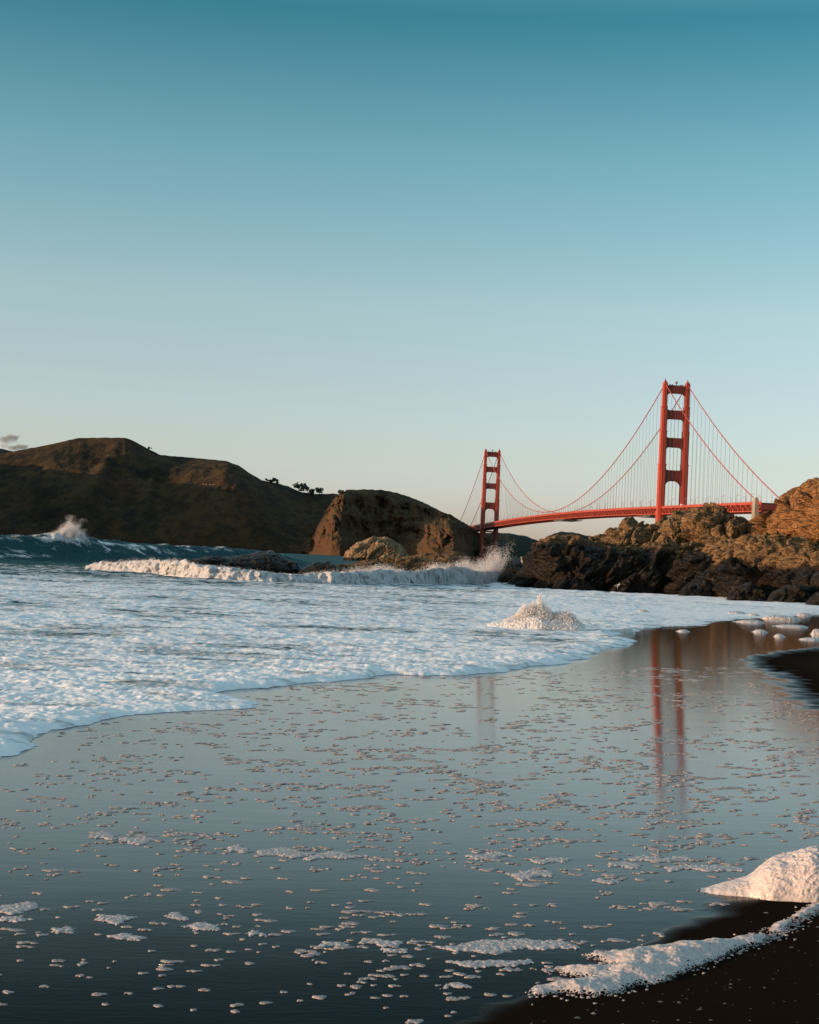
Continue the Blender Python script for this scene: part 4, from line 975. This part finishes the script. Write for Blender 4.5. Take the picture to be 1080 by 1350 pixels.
def scatter_flecks():
    g = np.random.default_rng(77); items = []
    while len(items) < 3600:
        u = g.uniform(-120, 1200, 6000); v = 880+480*g.random(6000)**1.25
        W = ground(u, v)[:, :2]
        se = seg_sd(W[:, 0], W[:, 1], edge_poly, True); sn = seg_sd(W[:, 0], W[:, 1], near_w, True); sf = seg_sd(W[:, 0], W[:, 1], far_w, True)
        dens = np.interp(v, [880, 900, 940, 1010, 1080, 1130, 1165, 1200, 1230, 1290, 1320, 1360], [.9, 1, 1, 1, .85, .6, .22, .25, .40, .33, .12, .05])
        dens = dens*np.where(u < 480, np.interp(u, [-100, 200, 480], [.45, .55, .9]), 1)
        dens = dens*(0.08+1.45*sstep(-.2, .55, noise2(u/110+0.02*v, v/12, 4)+0.6*noise2(u/30, v/5, 6)))
        ok = (g.random(6000) < dens*0.75) & (se < -0.15) & (sn < -0.12) & (sf < -0.25)
        for a, b, p, q in zip(u[ok], v[ok], W[ok, 0], W[ok, 1]):
            items.append((a, b, p, q))
    items = items[:3600]
    out = []
    for a, b, x, y in items:
        px = min(52, max(5, g.lognormal(math.log(float(np.interp(b, [880, 1000, 1100, 1250], [8.5, 10.5, 12, 12.5]))), 0.45)))
        out.append((px, a, b, x, y, px*y/F))
    out.sort(key=lambda t: -t[0])
    protos = []
    for j in range(10):
        V, Fc = fleck_geo(np.random.default_rng(300+j), 0.10)
        me_o = make('foam_fleck', V, Fc, M_FLECK); protos.append(me_o)
    used = set()
    for i, (px, a, b, x, y, w) in enumerate(out[:220]):
        p = protos[i % 10]; o = p if i < 10 else p.copy()
        if i >= 10: col.objects.link(o)
        s = w/0.10
        o.location = (x, y, float(zs(x, y))-0.002); o.scale = (s, max(0.8, s**0.75), 0.85+0.15*(i % 3)); o.rotation_euler = (0, 0, g.uniform(-.2, .2))
        tag(o, 'foam fleck on the wet sand, one of the larger scattered scraps', 'foam fleck', 'larger foam flecks scattered over the wet sand')
    VV, FF, off = [], [], 0
    for px, a, b, x, y, w in out[220:]:
        V, Fc = fleck_geo(g, w); th = g.normal(0, .15)
        V = np.stack([V[:, 0]*math.cos(th)-V[:, 1]*math.sin(th)+x, V[:, 0]*math.sin(th)+V[:, 1]*math.cos(th)+y, V[:, 2]+float(zs(x, y))-0.002], -1)
        VV.append(V); FF.append(Fc+off); off += len(V)
    def fringe(poly, n, spread, seed):
        g2 = np.random.default_rng(seed); poly = np.asarray(poly); seg = np.roll(poly, -1, 0)-poly; L = np.linalg.norm(seg, axis=1)
        k = g2.choice(len(poly), n, p=L/L.sum()); t = g2.random(n)[:, None]
        return poly[k]+seg[k]*t+g2.normal(0, 1, (n, 2))*spread*g2.random((n, 1))
    band = px_poly(BAND); heap_line = px_poly([(926, 1174), (960, 1178), (1010, 1181), (1060, 1184), (1060, 1184), (1010, 1181), (960, 1178)])
    tail = px_poly([(1110, 1180), (1080, 1200), (1040, 1226), (1000, 1245), (1040, 1226), (1080, 1200)])
    for W_ in (fringe(band, 420, 0.05, 1), fringe(heap_line, 90, 0.05, 2), fringe(tail, 160, 0.06, 3)):
        for x, y in W_:
            V, Fc = fleck_geo(g, g.uniform(0.006, 0.018)); V = V+[x, y, float(zs(x, y))-0.002+0.03*float(sstep(0, 0.8, seg_sd(np.array([x]), np.array([y]), near_w, True))[0])]
            VV.append(V); FF.append(Fc+off); off += len(V)
    o = make('foam_flecks', np.vstack(VV), np.vstack(FF), M_FLECK)
    tag(o, 'countless tiny foam flecks strewn over the wet sand', 'foam flecks', kind='stuff')
scatter_flecks()

def pebbles():
    g = np.random.default_rng(5); V_, F_, off = [], [], 0
    D = np.array([[1, 0, 0], [.5, .86, 0], [-.5, .86, 0], [-1, 0, 0], [-.5, -.86, 0], [.5, -.86, 0], [0, 0, 1.0]])
    for u, v in zip(g.uniform(640, 1200, 900), 1180+200*g.random(900)):
        p = ground(np.array([u]), np.array([v]))[0]
        if seg_sd(p[None, 0], p[None, 1], near_w, True)[0] < 0.1 or g.random() > .35: continue
        r = 0.0025+0.006*g.random()**3; q = D*[r*g.uniform(.8, 1.7), r, r*g.uniform(.4, .9)]*g.uniform(.75, 1.2, (7, 1))
        V_.append(q+[p[0], p[1], p[2]+0.026]); F_.append(np.array([[i, (i+1) % 6, 6] for i in range(6)])+off); off += 7
    k = N('pebble'); k.set(Base_Color=k.ramp(k.noise(k.coord(), 25, 2), [(0.35, (0.03, 0.025, 0.02)), (0.5, (0.10, 0.08, 0.06)), (0.66, (0.24, 0.19, 0.15))]), Roughness=0.5)
    tag(make('pebbles', np.vstack(V_), np.vstack(F_), k.m), 'tiny pebbles and shell bits strewn on the dark sand at the lower right', 'pebbles', kind='stuff')
pebbles()

# ------------------------------------------------------------------ trees on the headland crest
def hit(u, v):
    dg = bpy.context.evaluated_depsgraph_get(); d = direction(np.array(u, float), np.array(v, float)); d = d/np.linalg.norm(d)
    ok, p, *_ = scn.ray_cast(dg, Vector((0, 0, CAMZ)), Vector([float(k) for k in d]))
    return np.array(p) if ok else None

def tree(u, v, wpx, hpx, label, seed, lobes=5):
    g = np.random.default_rng(seed)
    p = None
    for dv_ in range(0, 12):
        p = hit(u, v+dv_*0.6)
        if p is not None and p[1] < 4000: break
    p = p+np.array([0, 0, -1.0]); W, H = wpx*p[1]/F, hpx*p[1]/F+2
    W *= 1.25; H *= 1.2; root = empty('tree', p, label, 'tree', 'trees on the headland crest')
    tk = MB(); tk.tube([p, p+[0, 0, H*.25], p+[W*.02, 0, H*.6]], [0.6, 0.45, 0.2], 7)
    for k in range(4):
        a = g.uniform(0, 6.28); tk.tube([p+[0, 0, H*.22], p+[W*.2*math.cos(a), W*.2*math.sin(a), H*.5], p+[W*.33*math.cos(a), W*.33*math.sin(a), H*.66]], [0.3, 0.2, 0.08], 5)
    o = tk.build('trunk', M_BARK, None, False, p); o.location = (0, 0, 0); o.parent = root
    cs = np.stack([g.normal(0, .24, lobes)*W, g.normal(0, .18, lobes)*W, H*(.50+.16*g.normal(0, 1, lobes))], -1)
    n = 520; k = g.integers(0, lobes, n); rr = W*g.uniform(.16, .26, lobes)
    dirs = g.normal(size=(n, 3)); dirs /= np.linalg.norm(dirs, axis=1)[:, None]
    C = cs[k]+dirs*(rr[k]*g.random(n)**0.4)[:, None]*[1, 1, .75]
    C[:, 2] = np.maximum(C[:, 2], H*.12)
    a = g.normal(size=(n, 3)); a /= np.linalg.norm(a, axis=1)[:, None]; b = np.cross(a, g.normal(size=(n, 3))); b /= np.linalg.norm(b, axis=1)[:, None]
    s = g.uniform(.5, 1.1, n)[:, None]*max(.8, W*.05)
    V = np.stack([C-a*s-b*s*.7, C+a*s-b*s*.7, C+a*s+b*s*.7, C-a*s+b*s*.7], 1)
    o = make('crown', V.reshape(-1, 3), np.arange(4*n).reshape(n, 4), M_LEAF, None, False); o.parent = root
for i, t in enumerate([(353, 636, 5, 6, 'small thin tree leftmost in the row on the crest'), (359, 637, 9, 7, 'feathery tree next to the leftmost thin one on the crest'), (366, 638, 8, 6.5, 'feathery tree left of the big round one, after a gap'), (394, 647, 17, 12, 'biggest round dark tree in the row on the crest'),
                       (411, 651, 11, 7, 'low wide tree right of the biggest round tree'), (421, 651, 12, 6.5, 'low wide tree left of the lone small one'), (450, 652.5, 9, 6, 'lone small round tree above the start of the cliff headland'), (197, 593, 4, 4.5, 'tiny lone bush-like tree below the headland summit')]):
    tree(*t, seed=500+i, lobes=4 if t[2] < 8 else 7)

# ------------------------------------------------------------------ roadside barrier on the headland slope
def barrier():
    p0 = hit(243, 637); root = empty('roadside_barrier', p0, 'row of pale roadside barrier pieces on the dark headland slope', 'barrier')
    for u in (243, 247, 251, 257, 268, 272, 277, 281):
        p = hit(u, 637+(u-243)*.07)
        if p is None: continue
        m = MB(); m.box(p+[0, -.5, .6], [2.2, 0, 0], [0, .25, 0], [0, 0, .55]); m.box(p+[0, -.5, 1.25], [2.3, 0, 0], [0, .32, 0], [0, 0, .1])
        o = m.build('barrier_panel', M_CONC, None, False, p0); o.location = (0, 0, 0); o.parent = root
barrier()

# ------------------------------------------------------------------ gull and stone post on the rocks
k = N('gull_feathers'); co = k.coord(); k.set(Base_Color=k.ramp(k.noise(co, 12, 3), [(0.3, (0.62, 0.60, 0.57)), (0.7, (0.85, 0.83, 0.80))]), Roughness=0.8); M_GULL = k.m
k = N('gull_legs'); k.set(Base_Color=k.ramp(k.noise(k.coord(), 40, 2), [(0.3, (0.40, 0.25, 0.12)), (0.7, (0.5, 0.32, 0.16))]), Roughness=0.6); M_GULLEG = k.m
def gull():
    p = hit(814, 776)
    p = p+np.array([0, -0.12, 0.0])
    root = empty('gull', p, 'small white gull standing on the wet rocks at the waterline', 'bird')
    b = MB(); q = lambda x, z: p+np.array([x, 0, z])
    b.tube([q(-.24, .20), q(-.16, .215), q(-.06, .23), q(.04, .25), q(.10, .29), q(.125, .34), q(.14, .375), q(.165, .385), q(.19, .378), q(.23, .365)], [.008, .035, .075, .085, .06, .038, .036, .036, .018, .004], 10)
    o = b.build('body', M_GULL, None, True, p); o.location = (0, 0, 0); o.parent = root
    for sd_ in (-1, 1):
        w = MB(); w.tube([p+[.06, sd_*.07, .27], p+[-.04, sd_*.085, .25], p+[-.16, sd_*.06, .225], p+[-.29, sd_*.02, .205]], [.02, .05, .04, .006], 8)
        o = w.build('wing', M_GREYMETAL, None, True, p); o.location = (0, 0, 0); o.parent = root
        l = MB(); l.tube([p+[.0, sd_*.035, .18], p+[-.01, sd_*.035, .09], p+[.0, sd_*.035, -.04]], [.012, .009, .008], 6); l.tube([p+[.0, sd_*.035, .0], p+[.06, sd_*.04, -.01]], [.012, .006], 6)
        o = l.build('leg', M_GULLEG, None, True, p); o.location = (0, 0, 0); o.parent = root
gull()
def post():
    p = hit(689, 741)
    root = MB(); f = lambda a, b, c: p+np.array([a, b-.1, c])
    root.prism([(.16*math.cos(i*math.pi/4), .16*math.sin(i*math.pi/4)) for i in range(8)], -.4, .36, f)
    root.prism([(.20*math.cos(i*math.pi/4), .20*math.sin(i*math.pi/4)) for i in range(8)], .36, .46, f)
    tag(root.build('stone_post', M_CONC, None, False, p), 'short pale stone post on the small dark rock beside the spray', 'post')
post()

# ------------------------------------------------------------------ vans crossing the bridge
def vans():
    proto = None
    for i, (s, t, lab) in enumerate([(-70, 9, 'white van on the bridge deck just right of the near tower'), (-215, 9, 'white van on the bridge deck close to the concrete pylon'), (190, 9, 'white van on the bridge deck left of the near tower')]):
        p = bridge_point(s, t, float(bridge_deck(s))+0.02)
        if proto is None:
            root = empty('van', (0, 0, 0), lab, 'van', 'vans crossing the bridge'); proto = root
            m = MB(); m.prism([(-2.9, .45), (2.9, .45), (2.95, 1.2), (2.1, 1.45), (1.3, 2.6), (-2.8, 2.7), (-2.9, 2.5)], -1.05, 1.05, lambda a, b, c: np.array([c, a, b])); o = m.build('body', M_GULL); o.parent = root
            m = MB(); m.prism([(1.35, 1.5), (2.0, 1.5), (1.35, 2.45), (0.2, 2.45), (0.2, 1.5)], -1.07, 1.07, lambda a, b, c: np.array([c, a, b])); o = m.build('window', M_ASPH); o.parent = root
            for a in (-1.9, 1.9):
                for c in (-.95, .95):
                    m = MB(); m.prism([(a+.38*math.cos(j*math.pi/6), .38+.38*math.sin(j*math.pi/6)) for j in range(12)], c-.13, c+.13, lambda a_, b_, c_: np.array([c_, a_, b_])); o = m.build('wheel', M_ASPH); o.parent = root
        else:
            root = proto.copy(); col.objects.link(root); root['label'] = lab
            for ch in list(proto.children):
                d = ch.copy(); col.objects.link(d); d.parent = root
        root.location = p; root.rotation_euler = (0, 0, 0.117889)
vans()

# ------------------------------------------------------------------ two small clouds low in the left of the sky
def cloud(u, v, wpx, hpx, label, seed):
    Y = 9000.0; p = at(u, v, Y); W, H = wpx*Y/F/2, hpx*Y/F/2
    m = bpy.data.materials.new('cloud_vapour'); m.use_nodes = True; t = m.node_tree; t.nodes.remove(t.nodes['Principled BSDF'])
    vol = t.nodes.new('ShaderNodeVolumePrincipled'); t.links.new(vol.outputs[0], t.nodes['Material Output'].inputs['Volume'])
    vol.inputs['Color'].default_value = (0.55, 0.57, 0.60, 1)
    tc = t.nodes.new('ShaderNodeTexCoord'); nz = t.nodes.new('ShaderNodeTexNoise'); nz.inputs['Scale'].default_value = 0.03; nz.inputs['Detail'].default_value = 5
    sc = t.nodes.new('ShaderNodeMapping'); sc.inputs['Scale'].default_value = (1/W, 1/(W*.6), 1/H); ln = t.nodes.new('ShaderNodeVectorMath'); ln.operation = 'LENGTH'
    ad = t.nodes.new('ShaderNodeMath'); ad.operation = 'MULTIPLY_ADD'; ad.inputs[1].default_value = 2.6
    mi = t.nodes.new('ShaderNodeMath'); mi.operation = 'SUBTRACT'
    rp = t.nodes.new('ShaderNodeMapRange'); rp.inputs[1].default_value = 0.02; rp.inputs[2].default_value = 0.5; rp.inputs[4].default_value = 0.045
    t.links.new(tc.outputs['Object'], nz.inputs['Vector']); t.links.new(tc.outputs['Object'], sc.inputs[0]); t.links.new(sc.outputs[0], ln.inputs[0])
    ad.inputs[2].default_value = -0.72; t.links.new(nz.outputs[0], ad.inputs[0]); t.links.new(ad.outputs[0], mi.inputs[0]); t.links.new(ln.outputs['Value'], mi.inputs[1])
    t.links.new(mi.outputs[0], rp.inputs[0]); t.links.new(rp.outputs[0], vol.inputs['Density'])
    th = np.linspace(0, math.pi, 24)[:, None]; ph = np.linspace(0, 2*math.pi, 49)[None]
    D = np.stack([np.sin(th)*np.cos(ph), np.sin(th)*np.sin(ph), np.cos(th)+0*ph], -1)
    r = 1+0.45*fbm3(D*1.8, 3, seed)
    make('cloud', p+D*r[..., None]*np.array([W, W*.6, H]), grid_faces(24, 49)[:, ::-1], m, loc=p)
    tag(bpy.data.objects[[o.name for o in col.objects if o.name.startswith('cloud')][-1]], label, 'cloud')
cloud(10, 578, 50, 20, 'small grey cloud, the upper of the two beside the left edge', 3)
cloud(22, 590, 60, 13, 'flat thin grey cloud low over the hill crest at the left edge', 9)
